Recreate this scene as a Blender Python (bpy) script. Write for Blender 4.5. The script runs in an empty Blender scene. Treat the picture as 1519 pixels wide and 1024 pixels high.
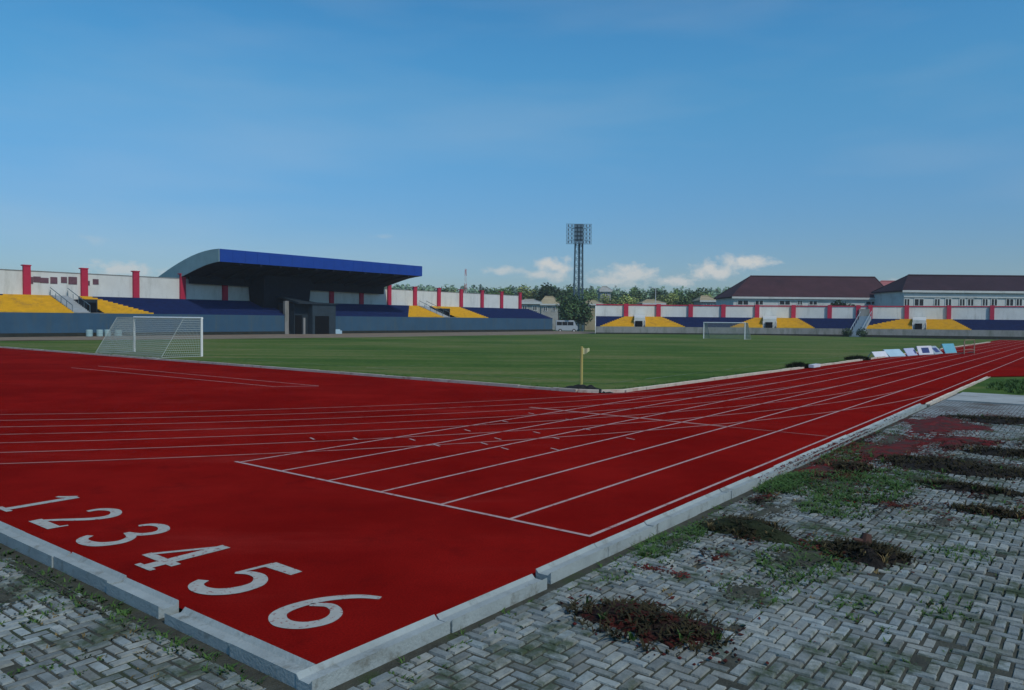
import bpy, math, random
from mathutils import Vector, Matrix, noise as mnoise
rnd = random.Random(7)
C = bpy.context.scene.collection
scene = bpy.context.scene

# ---------------------------------------------------------------- calibration
F, PIT, ROLL, H, TH = 1134.0, 0.03298, 0.00929, 2.586, 0.6562     # camera of the photograph (1519 px wide)
T0, LANE, S0, R = 4.787, 1.22, 34.23, 46.5                        # outer lane line, lane width, bend centre, outer radius
TC = T0 + R
SN, CS = math.sin(TH), math.cos(TH)
SCALE = 0.918                                                     # depth scale of the far grandstand

def P(s, t, z=0.0):
    """stadium coordinates: s along the home straight, t across it, to world"""
    return Vector((s * SN - t * CS, s * CS + t * SN, z))

def ray(u, v):
    du, dv = u - 759.5, v - 512
    c, s = math.cos(ROLL), math.sin(ROLL)
    a, b = du * c + dv * s, -du * s + dv * c
    d = Vector((a / F, 1, -b / F))
    cp, sp = math.cos(PIT), math.sin(PIT)
    return Vector((d.x, d.y * cp + d.z * sp, d.z * cp - d.y * sp))

def atY(u, v, Y):
    d = ray(u, v); k = Y / d.y
    return Vector((d.x * k, Y, H + d.z * k))

def s_on(u, T):
    d = ray(u, 440); t = -d.x * CS + d.y * SN; s = d.x * SN + d.y * CS
    return s * T / t

# ---------------------------------------------------------------- materials
def new_mat(name):
    m = bpy.data.materials.new(name); m.use_nodes = True
    nt = m.node_tree; b = nt.nodes['Principled BSDF']
    return m, nt, b

def mat(name, col, rough=0.7, var=0.15, scale=4.0, metal=0.0, bump=0.0, bscale=None, stain=None, spec=0.4, stain_scale=0.7, stain_lo=0.5, stain_hi=0.72, attr=None, streak=None):
    """base colour varied by two noises, an optional second colour in blotches, optional bump"""
    m, nt, b = new_mat(name); N, L = nt.nodes, nt.links
    tc = N.new('ShaderNodeTexCoord')
    n1 = N.new('ShaderNodeTexNoise'); n1.inputs['Scale'].default_value = scale; n1.inputs['Detail'].default_value = 6; n1.inputs['Roughness'].default_value = .65
    L.new(tc.outputs['Object'], n1.inputs['Vector'])
    mr = N.new('ShaderNodeMapRange'); mr.inputs[1].default_value = .25; mr.inputs[2].default_value = .75
    mr.inputs[3].default_value = 1 - var; mr.inputs[4].default_value = 1 + var
    L.new(n1.outputs['Fac'], mr.inputs[0])
    mul = N.new('ShaderNodeVectorMath'); mul.operation = 'SCALE'; mul.inputs[0].default_value = col[:3]
    L.new(mr.outputs[0], mul.inputs['Scale'])
    out = mul.outputs[0]
    if attr:
        at = N.new('ShaderNodeAttribute'); at.attribute_name = attr
        m2 = N.new('ShaderNodeVectorMath'); m2.operation = 'MULTIPLY'
        L.new(out, m2.inputs[0]); L.new(at.outputs['Vector'], m2.inputs[1]); out = m2.outputs[0]
    if stain:
        n2 = N.new('ShaderNodeTexNoise'); n2.inputs['Scale'].default_value = stain_scale; n2.inputs['Detail'].default_value = 8; n2.inputs['Roughness'].default_value = .7
        if streak:
            mp = N.new('ShaderNodeMapping'); mp.inputs['Scale'].default_value = (1, 1, streak); L.new(tc.outputs['Object'], mp.inputs[0]); L.new(mp.outputs[0], n2.inputs['Vector'])
        else: L.new(tc.outputs['Object'], n2.inputs['Vector'])
        r2 = N.new('ShaderNodeMapRange'); r2.interpolation_type = 'SMOOTHSTEP'
        r2.inputs[1].default_value = stain_lo; r2.inputs[2].default_value = stain_hi
        L.new(n2.outputs['Fac'], r2.inputs[0])
        mx = N.new('ShaderNodeMix'); mx.data_type = 'RGBA'
        L.new(r2.outputs[0], mx.inputs['Factor']); L.new(out, mx.inputs['A']); mx.inputs['B'].default_value = (*stain[:3], 1)
        out = mx.outputs['Result']
    L.new(out, b.inputs['Base Color'])
    b.inputs['Roughness'].default_value = rough; b.inputs['Metallic'].default_value = metal
    b.inputs['Specular IOR Level'].default_value = spec
    if bump:
        n3 = N.new('ShaderNodeTexNoise'); n3.inputs['Scale'].default_value = bscale or scale * 6; n3.inputs['Detail'].default_value = 5
        L.new(tc.outputs['Object'], n3.inputs['Vector'])
        bp = N.new('ShaderNodeBump'); bp.inputs['Strength'].default_value = bump; bp.inputs['Distance'].default_value = .02
        L.new(n3.outputs['Fac'], bp.inputs['Height']); L.new(bp.outputs[0], b.inputs['Normal'])
    return m

M = {}
def track_mat():
    m, nt, b = new_mat('tartan_red'); N, L = nt.nodes, nt.links
    tc = N.new('ShaderNodeTexCoord')
    def nz(sc, d, ro, sx=1, rot=0):
        mp = N.new('ShaderNodeMapping'); mp.inputs['Rotation'].default_value = (0, 0, rot); mp.inputs['Scale'].default_value = (sx, 1, 1); L.new(tc.outputs['Object'], mp.inputs[0])
        n = N.new('ShaderNodeTexNoise'); n.inputs['Scale'].default_value = sc; n.inputs['Detail'].default_value = d; n.inputs['Roughness'].default_value = ro; L.new(mp.outputs[0], n.inputs['Vector']); return n.outputs['Fac']
    def rng(x, a, b_, c, d):
        q = N.new('ShaderNodeMapRange'); q.interpolation_type = 'SMOOTHSTEP'
        for i, v in zip((1, 2, 3, 4), (a, b_, c, d)): q.inputs[i].default_value = v
        L.new(x, q.inputs[0]); return q.outputs[0]
    def mix(f, A, B):
        x = N.new('ShaderNodeMix'); x.data_type = 'RGBA'; L.new(f, x.inputs['Factor'])
        for k, v in (('A', A), ('B', B)):
            if isinstance(v, tuple): x.inputs[k].default_value = (*v, 1)
            else: L.new(v, x.inputs[k])
        return x.outputs['Result']
    c = mix(rng(nz(.22, 8, .7), .36, .66, 0, 1), (.172, .0052, .0044), (.245, .0086, .0070))
    c = mix(rng(nz(1.1, 9, .75), .52, .70, 0, .75), c, (.132, .0052, .0050))                      # damp, darker patches
    c = mix(rng(nz(.55, 9, .72, .22, -(1.5708 - TH)), .52, .76, 0, .55), c, (.275, .0260, .0215))     # dust along the running direction
    c = mix(rng(nz(7, 8, .8), .60, .72, 0, .7), c, (.120, .0060, .0065))                         # scuffs
    g = N.new('ShaderNodeVectorMath'); g.operation = 'SCALE'; L.new(c, g.inputs[0]); L.new(rng(nz(55, 3, .7), .3, .7, .74, 1.26), g.inputs['Scale'])
    L.new(g.outputs[0], b.inputs['Base Color']); b.inputs['Roughness'].default_value = .95; b.inputs['Specular IOR Level'].default_value = .0
    bp = N.new('ShaderNodeBump'); bp.inputs['Strength'].default_value = .6; bp.inputs['Distance'].default_value = .01; L.new(nz(150, 3, .6), bp.inputs['Height']); L.new(bp.outputs[0], b.inputs['Normal'])
    return m
M['track'] = track_mat()
M['bendline'] = mat('worn_line_paint', (.36, .185, .17), .8, .2, 3, stain=(.15, .02, .02), stain_scale=1.2, stain_lo=.5, stain_hi=.75, spec=.0)
M['line'] = mat('line_paint', (.44, .30, .28), .8, .18, 3, stain=(.24, .05, .045), stain_scale=6, stain_lo=.50, stain_hi=.70, spec=.2)
M['number'] = mat('number_paint', (.40, .40, .365), .85, .14, 7, bump=.5, bscale=150, stain=(.22, .05, .045), stain_scale=18, stain_lo=.54, stain_hi=.66, spec=.2)
M['kerb'] = mat('kerb_concrete', (.30, .345, .345), .9, .18, 2.5, bump=.4, bscale=40, stain=(.17, .18, .16), stain_scale=3.5, spec=.2)
M['innerkerb'] = mat('inner_kerb_concrete', (.50, .45, .38), .9, .2, 1.2, stain=(.30, .16, .12), stain_scale=1.3, spec=.2)
M['paver'] = mat('paver_concrete', (.215, .238, .228), .92, .3, 9, bump=.5, bscale=60, stain=(.055, .075, .042), stain_scale=1.3, stain_lo=.47, stain_hi=.64, spec=.2, attr='tone')
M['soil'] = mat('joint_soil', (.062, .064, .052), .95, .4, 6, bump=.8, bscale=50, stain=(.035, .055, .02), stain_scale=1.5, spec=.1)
M['heap'] = mat('dark_heap', (.020, .017, .015), .95, .5, 6, bump=1, bscale=30, spec=.1)
M['redheap'] = mat('red_soil', (.07, .014, .012), .95, .6, 4, bump=1, bscale=30, stain=(.02, .014, .013), stain_scale=2.6, stain_lo=.42, stain_hi=.6, spec=.1)
M['mossheap'] = mat('mossy_soil', (.022, .028, .014), .95, .5, 6, bump=1, bscale=30, spec=.1)
M['crumb'] = mat('red_rubber_crumb', (.115, .014, .014), .95, .5, 5, spec=.1, stain=(.045, .03, .026), stain_scale=3, stain_lo=.42, stain_hi=.62)
M['timber'] = mat('weathered_timber', (.085, .045, .036), .85, .3, 9, spec=.2)

def grass_mat(name, a, b_, c, scale=.05):
    m, nt, b = new_mat(name); N, L = nt.nodes, nt.links
    tc = N.new('ShaderNodeTexCoord')
    def nz(s, d=8, r=.65, vec=None):
        n = N.new('ShaderNodeTexNoise'); n.inputs['Scale'].default_value = s; n.inputs['Detail'].default_value = d; n.inputs['Roughness'].default_value = r
        L.new(vec or tc.outputs['Object'], n.inputs['Vector']); return n
    mp = N.new('ShaderNodeMapping'); mp.inputs['Rotation'].default_value = (0, 0, .06)
    L.new(tc.outputs['Object'], mp.inputs['Vector'])
    big, fine = nz(scale), nz(2.2, 10, .75)
    r1 = N.new('ShaderNodeValToRGB'); e = r1.color_ramp.elements
    e[0].position = .40; e[0].color = (*a, 1); e[1].position = .61; e[1].color = (*c, 1)
    k = e.new(.5); k.color = (*b_, 1)
    mp.inputs['Scale'].default_value = (.03, .5, 1); stk = nz(1.0, 6, .6, mp.outputs[0])
    mixn = N.new('ShaderNodeMath'); mixn.operation = 'MULTIPLY_ADD'; mixn.inputs[1].default_value = .33
    mix3 = N.new('ShaderNodeMath'); mix3.operation = 'MULTIPLY_ADD'; mix3.inputs[1].default_value = .32; L.new(stk.outputs['Fac'], mix3.inputs[0])
    sub = N.new('ShaderNodeMath'); sub.operation = 'MULTIPLY_ADD'; sub.inputs[1].default_value = .38; L.new(mix3.outputs[0], sub.inputs[2]); mix3.inputs[2].default_value = 0
    L.new(big.outputs['Fac'], sub.inputs[0]); L.new(fine.outputs['Fac'], mixn.inputs[0]); L.new(sub.outputs[0], mixn.inputs[2])
    L.new(mixn.outputs[0], r1.inputs['Fac'])
    L.new(r1.outputs['Color'], b.inputs['Base Color'])
    b.inputs['Roughness'].default_value = .95; b.inputs['Specular IOR Level'].default_value = .1
    bp = N.new('ShaderNodeBump'); bp.inputs['Strength'].default_value = 1; bp.inputs['Distance'].default_value = .05
    f2 = nz(9, 4); L.new(f2.outputs['Fac'], bp.inputs['Height']); L.new(bp.outputs[0], b.inputs['Normal'])
    return m
M['pitch'] = grass_mat('pitch_grass', (.030, .074, .010), (.066, .122, .018), (.170, .165, .060), .05)
M['terrain'] = grass_mat('terrain_grass', (.030, .060, .016), (.050, .080, .022), (.10, .10, .045), .02)
M['gravel'] = mat('dusty_gravel', (.21, .17, .125), .95, .3, .8, bump=.5, stain=(.17, .10, .075), stain_scale=.25, spec=.1)
M['pale_slab'] = mat('pale_slab', (.34, .36, .35), .9, .2, 1.3, stain=(.18, .18, .15), spec=.2)
M['blade'] = mat('weed_leaf', (.050, .105, .020), .7, .45, 3, spec=.25)
M['deadblade'] = mat('dead_leaf', (.034, .030, .016), .9, .6, 14, stain=(.075, .055, .026), stain_scale=6, spec=.1)
M['dryblade'] = mat('dry_leaf', (.15, .11, .045), .8, .4, 3, spec=.2)
M['white_wall'] = mat('white_wall_paint', (.62, .635, .61), .85, .09, .5, stain=(.42, .43, .40), stain_scale=.9, stain_lo=.48, stain_hi=.8, streak=.2, spec=.2)
M['bluewall'] = mat('blue_grey_wall_paint', (.034, .088, .150), .8, .14, .4, stain=(.060, .095, .115), stain_scale=.9, stain_lo=.45, stain_hi=.75, streak=.15, spec=.25)
M['greywall'] = mat('grey_wall_concrete', (.25, .25, .245), .9, .15, .6, stain=(.15, .16, .14), stain_scale=.9, stain_lo=.42, stain_hi=.7, streak=.3, spec=.2)
M['navy'] = mat('navy_step_paint', (.006, .018, .085), .75, .3, 1.2, spec=.2)
M['yellow'] = mat('yellow_step_paint', (.62, .35, .015), .75, .15, 1.0, stain=(.42, .24, .04), stain_scale=.6, spec=.2)
M['pillar'] = mat('crimson_pillar_paint', (.43, .022, .060), .75, .12, 1.5, spec=.25)
M['stair'] = mat('stair_concrete', (.33, .36, .38), .9, .12, 2, spec=.2)
M['plinth'] = mat('dark_plinth', (.030, .034, .030), .9, .3, 2, spec=.1)
M['fascia'] = mat('blue_fascia_sheet', (.004, .046, .29), .5, .10, .6, spec=.4)
M['endfascia'] = mat('grey_teal_edge_sheet', (.20, .32, .34), .5, .12, .7, spec=.4)
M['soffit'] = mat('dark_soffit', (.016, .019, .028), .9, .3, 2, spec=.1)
M['roofsheet'] = mat('blue_roof_sheet', (.02, .09, .40), .5, .1, .5)
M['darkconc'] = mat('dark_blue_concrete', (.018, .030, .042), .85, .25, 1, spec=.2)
M['midconc'] = mat('dark_blue_panel', (.028, .045, .060), .8, .2, 1, spec=.2)  # one even dark blue for the tunnel block
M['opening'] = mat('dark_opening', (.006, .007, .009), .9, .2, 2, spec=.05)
M['whitemetal'] = mat('white_painted_metal', (.75, .76, .74), .45, .06, 4)
M['net'] = mat('white_net_cord', (.36, .41, .39), .8, .05, 4)
M['steel'] = mat('galvanised_steel', (.10, .16, .19), .55, .15, 2, metal=.2)
M['lamp'] = mat('floodlight_housing', (.07, .13, .18), .5, .2, 2)
M['lampglass'] = mat('floodlight_glass', (.25, .33, .38), .2, .1, 2)
M['polepale'] = mat('pale_yellow_pole', (.42, .36, .11), .6, .1, 5)
M['flagpale'] = mat('pale_flag_cloth', (.52, .53, .30), .8, .1, 5)
M['rubber'] = mat('black_rubber', (.010, .011, .010), .85, .3, 6)
M['maroon'] = mat('maroon_roof_tile', (.060, .026, .032), .85, .3, .35, bump=.6, bscale=3, stain=(.035, .020, .028), stain_scale=.12, spec=.15)
M['darkroof'] = mat('dark_maroon_roof_tile', (.038, .020, .028), .85, .3, .4, bump=.6, bscale=3, spec=.15)
M['pinkroof'] = mat('faded_pink_roof', (.34, .12, .12), .85, .2, .6, spec=.15)
M['tanroof'] = mat('tan_roof', (.36, .30, .19), .85, .25, .5, spec=.15)
M['palewall'] = mat('pale_house_wall', (.55, .57, .55), .85, .1, .5, stain=(.38, .40, .38), stain_scale=.4, spec=.2)
M['housewall'] = mat('weathered_house_wall', (.36, .36, .33), .9, .15, .5, stain=(.24, .24, .21), stain_scale=.6, spec=.1)
M['window'] = mat('dark_window_glass', (.012, .014, .020), .15, .3, 1)
M['redmetal'] = mat('red_mast_paint', (.45, .10, .11), .6, .1, 3)
M['palemetal'] = mat('pale_mast_paint', (.60, .60, .60), .6, .1, 3)
M['bark'] = mat('bark', (.07, .055, .04), .95, .3, 4, bump=.6)
M['vanwhite'] = mat('van_white_paint', (.42, .46, .50), .35, .05, 2)
M['bwhite'] = mat('board_white', (.62, .63, .68), .6, .08, 2)
M['bpale'] = mat('board_pale_blue', (.36, .52, .62), .6, .1, 2)
M['blav'] = mat('board_lavender', (.42, .46, .62), .6, .1, 2)
M['bnavy'] = mat('board_navy', (.03, .045, .16), .6, .1, 2)
M['bcyan'] = mat('board_cyan', (.13, .40, .52), .6, .1, 2)
M['bgrey'] = mat('board_grey', (.30, .36, .40), .6, .12, 2)
M['tanwood'] = mat('tan_timber', (.26, .18, .13), .8, .2, 4)
M['drum'] = mat('teal_drum_plastic', (.30, .44, .45), .5, .1, 3)
M['signplate'] = mat('sign_plate_dark', (.13, .06, .08), .7, .3, 2)

def leaf_mat(name, col, var=.5):
    m, nt, b = new_mat(name); N, L = nt.nodes, nt.links
    at = N.new('ShaderNodeAttribute'); at.attribute_name = 'tone'
    ge = N.new('ShaderNodeObjectInfo')
    mr = N.new('ShaderNodeMapRange'); mr.inputs[3].default_value = .75; mr.inputs[4].default_value = 1.3
    L.new(ge.outputs['Random'], mr.inputs[0])
    s1 = N.new('ShaderNodeVectorMath'); s1.operation = 'SCALE'; s1.inputs[0].default_value = col
    L.new(mr.outputs[0], s1.inputs['Scale'])
    m2 = N.new('ShaderNodeVectorMath'); m2.operation = 'MULTIPLY'
    L.new(s1.outputs[0], m2.inputs[0]); L.new(at.outputs['Vector'], m2.inputs[1])
    L.new(m2.outputs[0], b.inputs['Base Color'])
    b.inputs['Roughness'].default_value = .65; b.inputs['Specular IOR Level'].default_value = .2
    b.inputs['Subsurface Weight'].default_value = 0
    return m
M['leaf_dark'] = leaf_mat('foliage_dark', (.044, .084, .032))
M['leaf_mid'] = leaf_mat('foliage_mid', (.090, .150, .045))
M['leaf_pale'] = leaf_mat('foliage_pale', (.21, .25, .08))
M['leaf_far'] = leaf_mat('foliage_far', (.120, .190, .115))  # lightened and blued: distance haze put into the leaf colour

# ---------------------------------------------------------------- mesh builder
class MB:
    def __init__(self): self.v, self.f, self.t = [], [], []
    def add(self, vs, fs, tone=None):
        o = len(self.v); self.v += [Vector(p) for p in vs]; self.f += [tuple(i + o for i in f) for f in fs]
        self.t += [tone] * len(vs)
    def quad(self, a, b, c, d, tone=None): self.add([a, b, c, d], [(0, 1, 2, 3)], tone)
    def poly(self, pts): self.add(pts, [tuple(range(len(pts)))])
    def hexa(self, p):
        """eight corners: bottom 0-3 ring, top 4-7 ring"""
        self.add(p, [(3, 2, 1, 0), (4, 5, 6, 7), (0, 1, 5, 4), (1, 2, 6, 5), (2, 3, 7, 6), (3, 0, 4, 7)])
    def box(self, c, ax, ay, az):
        """box from centre and three half-axis vectors"""
        c, ax, ay, az = map(Vector, (c, ax, ay, az))
        self.hexa([c - ax - ay - az, c + ax - ay - az, c + ax + ay - az, c - ax + ay - az,
                   c - ax - ay + az, c + ax - ay + az, c + ax + ay + az, c - ax + ay + az])
    def st(self, s0, s1, t0, t1, z0, z1):
        self.hexa([P(s0, t0, z0), P(s1, t0, z0), P(s1, t1, z0), P(s0, t1, z0), P(s0, t0, z1), P(s1, t0, z1), P(s1, t1, z1), P(s0, t1, z1)])
    def bar(self, a, b, r, n=6, r2=None):
        a, b = Vector(a), Vector(b); d = (b - a)
        if d.length < 1e-6: return
        d.normalize(); u = d.orthogonal().normalized(); w = d.cross(u)
        r2 = r if r2 is None else r2
        vs = [a + (u * math.cos(k * 2 * math.pi / n) + w * math.sin(k * 2 * math.pi / n)) * r for k in range(n)]
        vs += [b + (u * math.cos(k * 2 * math.pi / n) + w * math.sin(k * 2 * math.pi / n)) * r2 for k in range(n)]
        self.add(vs, [(k, (k + 1) % n, n + (k + 1) % n, n + k) for k in range(n)] + [tuple(range(n))[::-1], tuple(range(n, 2 * n))])
    def lathe(self, c, prof, n=12):
        c = Vector(c); vs = []
        for r, z in prof: vs += [c + Vector((r * math.cos(2 * math.pi * k / n), r * math.sin(2 * math.pi * k / n), z)) for k in range(n)]
        fs = [(i * n + k, i * n + (k + 1) % n, (i + 1) * n + (k + 1) % n, (i + 1) * n + k) for i in range(len(prof) - 1) for k in range(n)]
        fs += [tuple(range(n))[::-1], tuple(range((len(prof) - 1) * n, len(prof) * n))]
        self.add(vs, fs)
    def build(self, name, m, parent=None, origin=None, smooth=False):
        o = Vector(origin) if origin is not None else (Vector(parent['_o']) if parent is not None else Vector((0, 0, 0)))
        me = bpy.data.meshes.new(name)
        me.from_pydata([p - o for p in self.v], [], self.f)
        if any(x is not None for x in self.t):
            ca = me.color_attributes.new('tone', 'FLOAT_COLOR', 'POINT')
            buf = []
            for x in self.t: x = x if x is not None else (1, 1, 1); buf += [x[0], x[1], x[2], 1]
            ca.data.foreach_set('color', buf)
        me.materials.append(m)
        if smooth: me.polygons.foreach_set('use_smooth', [True] * len(me.polygons))
        me.update()
        ob = bpy.data.objects.new(name, me); C.objects.link(ob)
        if parent is not None: ob.parent = parent
        elif origin is not None: ob.location = o
        ob['_o'] = list(o)
        return ob

def build_split(mb, name, m, parent, **k):
    """one object per connected piece (pieces touch where corners coincide)"""
    par = list(range(len(mb.f)))
    def find(i):
        while par[i] != i: par[i] = par[par[i]]; i = par[i]
        return i
    seen = {}
    for i, f in enumerate(mb.f):
        for vi in f:
            key = tuple(round(x, 3) for x in mb.v[vi])
            if key in seen: par[find(i)] = find(seen[key])
            else: seen[key] = i
    grp = {}
    for i in range(len(mb.f)): grp.setdefault(find(i), []).append(i)
    for fs in grp.values():
        q = MB()
        for i in fs: q.add([mb.v[v] for v in mb.f[i]], [tuple(range(len(mb.f[i])))])
        q.build(name, m, parent, **k)

def tag(o, label=None, cat=None, group=None, kind=None):
    if label: o['label'] = label
    if cat: o['category'] = cat
    if group: o['group'] = group
    if kind: o['kind'] = kind
    return o

def thing(name, label, cat, loc, group=None):
    o = bpy.data.objects.new(name, None); C.objects.link(o); o.location = loc; o['_o'] = list(loc)
    o.empty_display_size = .2
    return tag(o, label, cat, group)

def dup(root, loc, rz=0.0, sc=(1, 1, 1), label=None, group=None):
    r = root.copy(); C.objects.link(r); r.location = loc; r.rotation_euler = (0, 0, rz); r.scale = sc
    if label: r['label'] = label
    if group: r['group'] = group
    for ch in list(root.children):
        c = ch.copy(); C.objects.link(c); c.parent = r
        for g in list(ch.children):
            d = g.copy(); C.objects.link(d); d.parent = c
    return r

# ---------------------------------------------------------------- ground, track and pitch
def arc(r, a0, a1, n, s0=S0, tc=TC):
    return [(s0 + r * math.cos(a0 + (a1 - a0) * k / n), tc + r * math.sin(a0 + (a1 - a0) * k / n)) for k in range(n + 1)]

g = MB(); gs = 40
X0, X1, Y0, Y1 = -900, 900, -300, 2600
def terr(x, y): return -.30 + (0 if y < 330 else (y - 330) * .012)
xs = [X0 + (X1 - X0) * i / gs for i in range(gs + 1)]; ys = [Y0 + (Y1 - Y0) * j / gs for j in range(gs + 1)]
vs = [(x, y, terr(x, y)) for y in ys for x in xs]
fs = [(j * (gs + 1) + i, j * (gs + 1) + i + 1, (j + 1) * (gs + 1) + i + 1, (j + 1) * (gs + 1) + i) for j in range(gs) for i in range(gs)]
g.add(vs, fs); tag(g.build('terrain', M['terrain']), kind='structure')

KT, KS = 4.47, 3.53                       # inner edges of the two outer kerbs
a_in = math.pi + math.asin((TC - 17.2) / (R + .35))   # where the chute meets the bend
outer = [(KS, KT), (150, KT), (150, 13.2)]
inner_pts = arc(R + .35, -math.acos(-(S0 - KS) / (R + .35)) , -math.pi * 1.5, 60)   # along the bend, away from the camera
tr = MB()
poly = [(KS, KT), (44.0, KT), (47.0, 2.2), (60, 1.2), (150, 1.2), (150, 14.0), (70, 14.0), (24, 14.5), (24, 88), (S0, TC + R + .35)]
bend = [q for q in inner_pts if q[0] <= S0][::-1]
# triangulated as a fan of strips: straight part, infield D and the bend
tr.poly([P(*q) for q in [(KS, KT), (44.0, KT), (47.0, 2.2), (60, 1.2), (150, 1.2), (150, 13.2), (60, 13.2), (24.5, 14.2), (KS, 14.2)]])
bend = [(KS, 14.2), (24.5, 14.2), (24.5, TC + R + .35 - 1), (S0, TC + R + .35 - 1), (S0, TC + R + .35)]
ang1 = math.pi * .5; ang2 = 2 * math.pi - math.acos((KS - S0) / (R + .35))
bend += arc(R + .35, ang1, ang2, 60)
tr.poly([P(*q) for q in bend])
track = tag(tr.build('running_track', M['track']), 'red running track with white lane lines and numbered lanes', kind='structure')

def ribbon(mb, pts, w, z, closed=False):
    """flat strip of width w (number or list) along (s, t) points"""
    n = len(pts); w = w if isinstance(w, (list, tuple)) else [w] * n
    L_, R_ = [], []
    for i, (s, t) in enumerate(pts):
        a = Vector(pts[max(0, i - 1)]); b = Vector(pts[min(n - 1, i + 1)])
        d = (b - a).normalized(); nrm = Vector((-d.y, d.x)) * w[i] / 2
        L_.append(P(s + nrm.x, t + nrm.y, z)); R_.append(P(s - nrm.x, t - nrm.y, z))
    mb.add(L_ + R_, [(i, n + i, n + i + 1, i + 1) for i in range(n - 1)])

LS = 7.80
ln = MB()
for k in range(7):
    t = T0 + LANE * k
    ribbon(ln, [(LS, t), (30, t), (S0, t), (70, t), (150, t)], .055, .004)
ln2 = MB()
for k in range(7):
    ribbon(ln2, arc(R - LANE * k, -math.pi / 2 - .03, -math.pi * 1.49, 150), .062, .0055)
ribbon(ln2, [(18.1, T0 + .05), (18.1, T0 + 2 * LANE)], .045, .0065)
ribbon(ln2, [(18.1, T0 + 2 * LANE), (18.2, T0 + 7 * LANE)], .14, .0065)
ln3 = MB(); ribbon(ln3, [(LS - .03, T0 - .03), (LS - .03, T0 + 6 * LANE + .1)], .065, .0075)
# short staggered marks where the bend lanes meet the straight
for (s, t) in ((10.9, 12.6), (11.6, 11.6), (11.4, 10.7), (12.2, 10.1), (12.0, 9.4), (12.9, 10.3), (13.8, 9.4), (14.2, 10.2), (15.4, 9.6), (16.6, 10.9), (13.4, 11.6), (15.2, 11.9), (17.0, 12.4), (10.3, 13.3), (14.8, 8.1), (12.6, 8.6)):
    ribbon(ln3, [(s - .05, t - .13), (s + .05, t + .13)], .045, .0085)
# faint run-up marks in the D
ribbon(ln3, [(17.2, 24.5), (16.7, 40.5)], .05, .0045); ribbon(ln3, [(18.5, 23.5), (18.2, 41)], .05, .0045)
ribbon(ln3, [(17.2, 24.5), (18.5, 23.5)], .06, .0047)
build_split(ln, 'straight_lane_line', M['line'], track); build_split(ln2, 'bend_lane_line', M['bendline'], track); build_split(ln3, 'track_mark', M['line'], track)

def cr(pts, n=8):
    """Catmull-Rom through points"""
    out = []; q = [pts[0]] + list(pts) + [pts[-1]]
    for i in range(1, len(q) - 2):
        for k in range(n):
            u = k / n; p0, p1, p2, p3 = [Vector(x) for x in q[i - 1:i + 3]]
            out.append(tuple(.5 * ((2 * p1) + (p2 - p0) * u + (2 * p0 - 5 * p1 + 4 * p2 - p3) * u * u + (3 * p1 - p0 - 3 * p2 + p3) * u ** 3)))
    return out + [tuple(pts[-1])]
DIG = {   # strokes: (points, start width, middle width, end width, smooth)
    1: [([(.33, .985), (.33, 0)], .13, .13, .13, 0), ([(.10, .80), (.20, .86), (.31, .98)], .05, .08, .1, 1), ([(.16, .035), (.50, .035)], .07, .07, .07, 0)],
    2: [([(.07, .70), (.09, .86), (.27, .955), (.47, .87), (.53, .72), (.46, .53), (.26, .30), (.08, .09)], .07, .14, .06, 1), ([(.03, .07), (.57, .07)], .14, .14, .14, 0), ([(.545, .06), (.575, .23)], .06, .06, .04, 0)],
    3: [([(.06, .78), (.12, .91), (.28, .96), (.45, .88), (.49, .75), (.42, .60), (.24, .53)], .06, .13, .07, 1), ([(.24, .54), (.45, .48), (.55, .30), (.46, .10), (.27, .035), (.12, .08), (.05, .20)], .07, .15, .08, 1)],
    4: [([(.40, .97), (.04, .27)], .06, .06, .06, 0), ([(.02, .27), (.60, .27)], .10, .10, .10, 0), ([(.42, .985), (.42, 0)], .15, .15, .15, 0), ([(.27, .03), (.57, .03)], .06, .06, .06, 0)],
    5: [([(.12, .92), (.55, .92)], .15, .15, .13, 0), ([(.14, .95), (.10, .53)], .06, .06, .05, 0), ([(.09, .53), (.22, .62), (.38, .61), (.52, .47), (.52, .25), (.41, .09), (.25, .035), (.11, .08), (.05, .20)], .05, .17, .11, 1)],
    6: [([(.50, .985), (.32, .88), (.15, .64), (.08, .36), (.12, .14), (.29, .04), (.46, .11), (.54, .30), (.47, .48), (.30, .56), (.15, .46)], .06, .15, .06, 1)],
}
for n_, st_ in DIG.items():
    mb = MB(); tc_ = T0 + LANE * (6 - n_) + LANE / 2 + .02; q = 0
    for pts, w0, w1, w2, sm in st_:
        if sm: pts = cr(pts)
        m_ = len(pts) - 1
        ws = [(w0 + (w1 - w0) * (i / m_ * 2) ** .8) if i / m_ < .5 else (w2 + (w1 - w2) * (2 - i / m_ * 2) ** .8) for i in range(m_ + 1)]
        ribbon(mb, [(3.85 + y * .97, tc_ - (x - .3) * 1.06) for x, y in pts], [w * 1.08 for w in ws], .006 + q); q += .0012
    tag(mb.build('lane_number', M['number'], track), 'white number %d painted on the red track' % n_)

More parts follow.
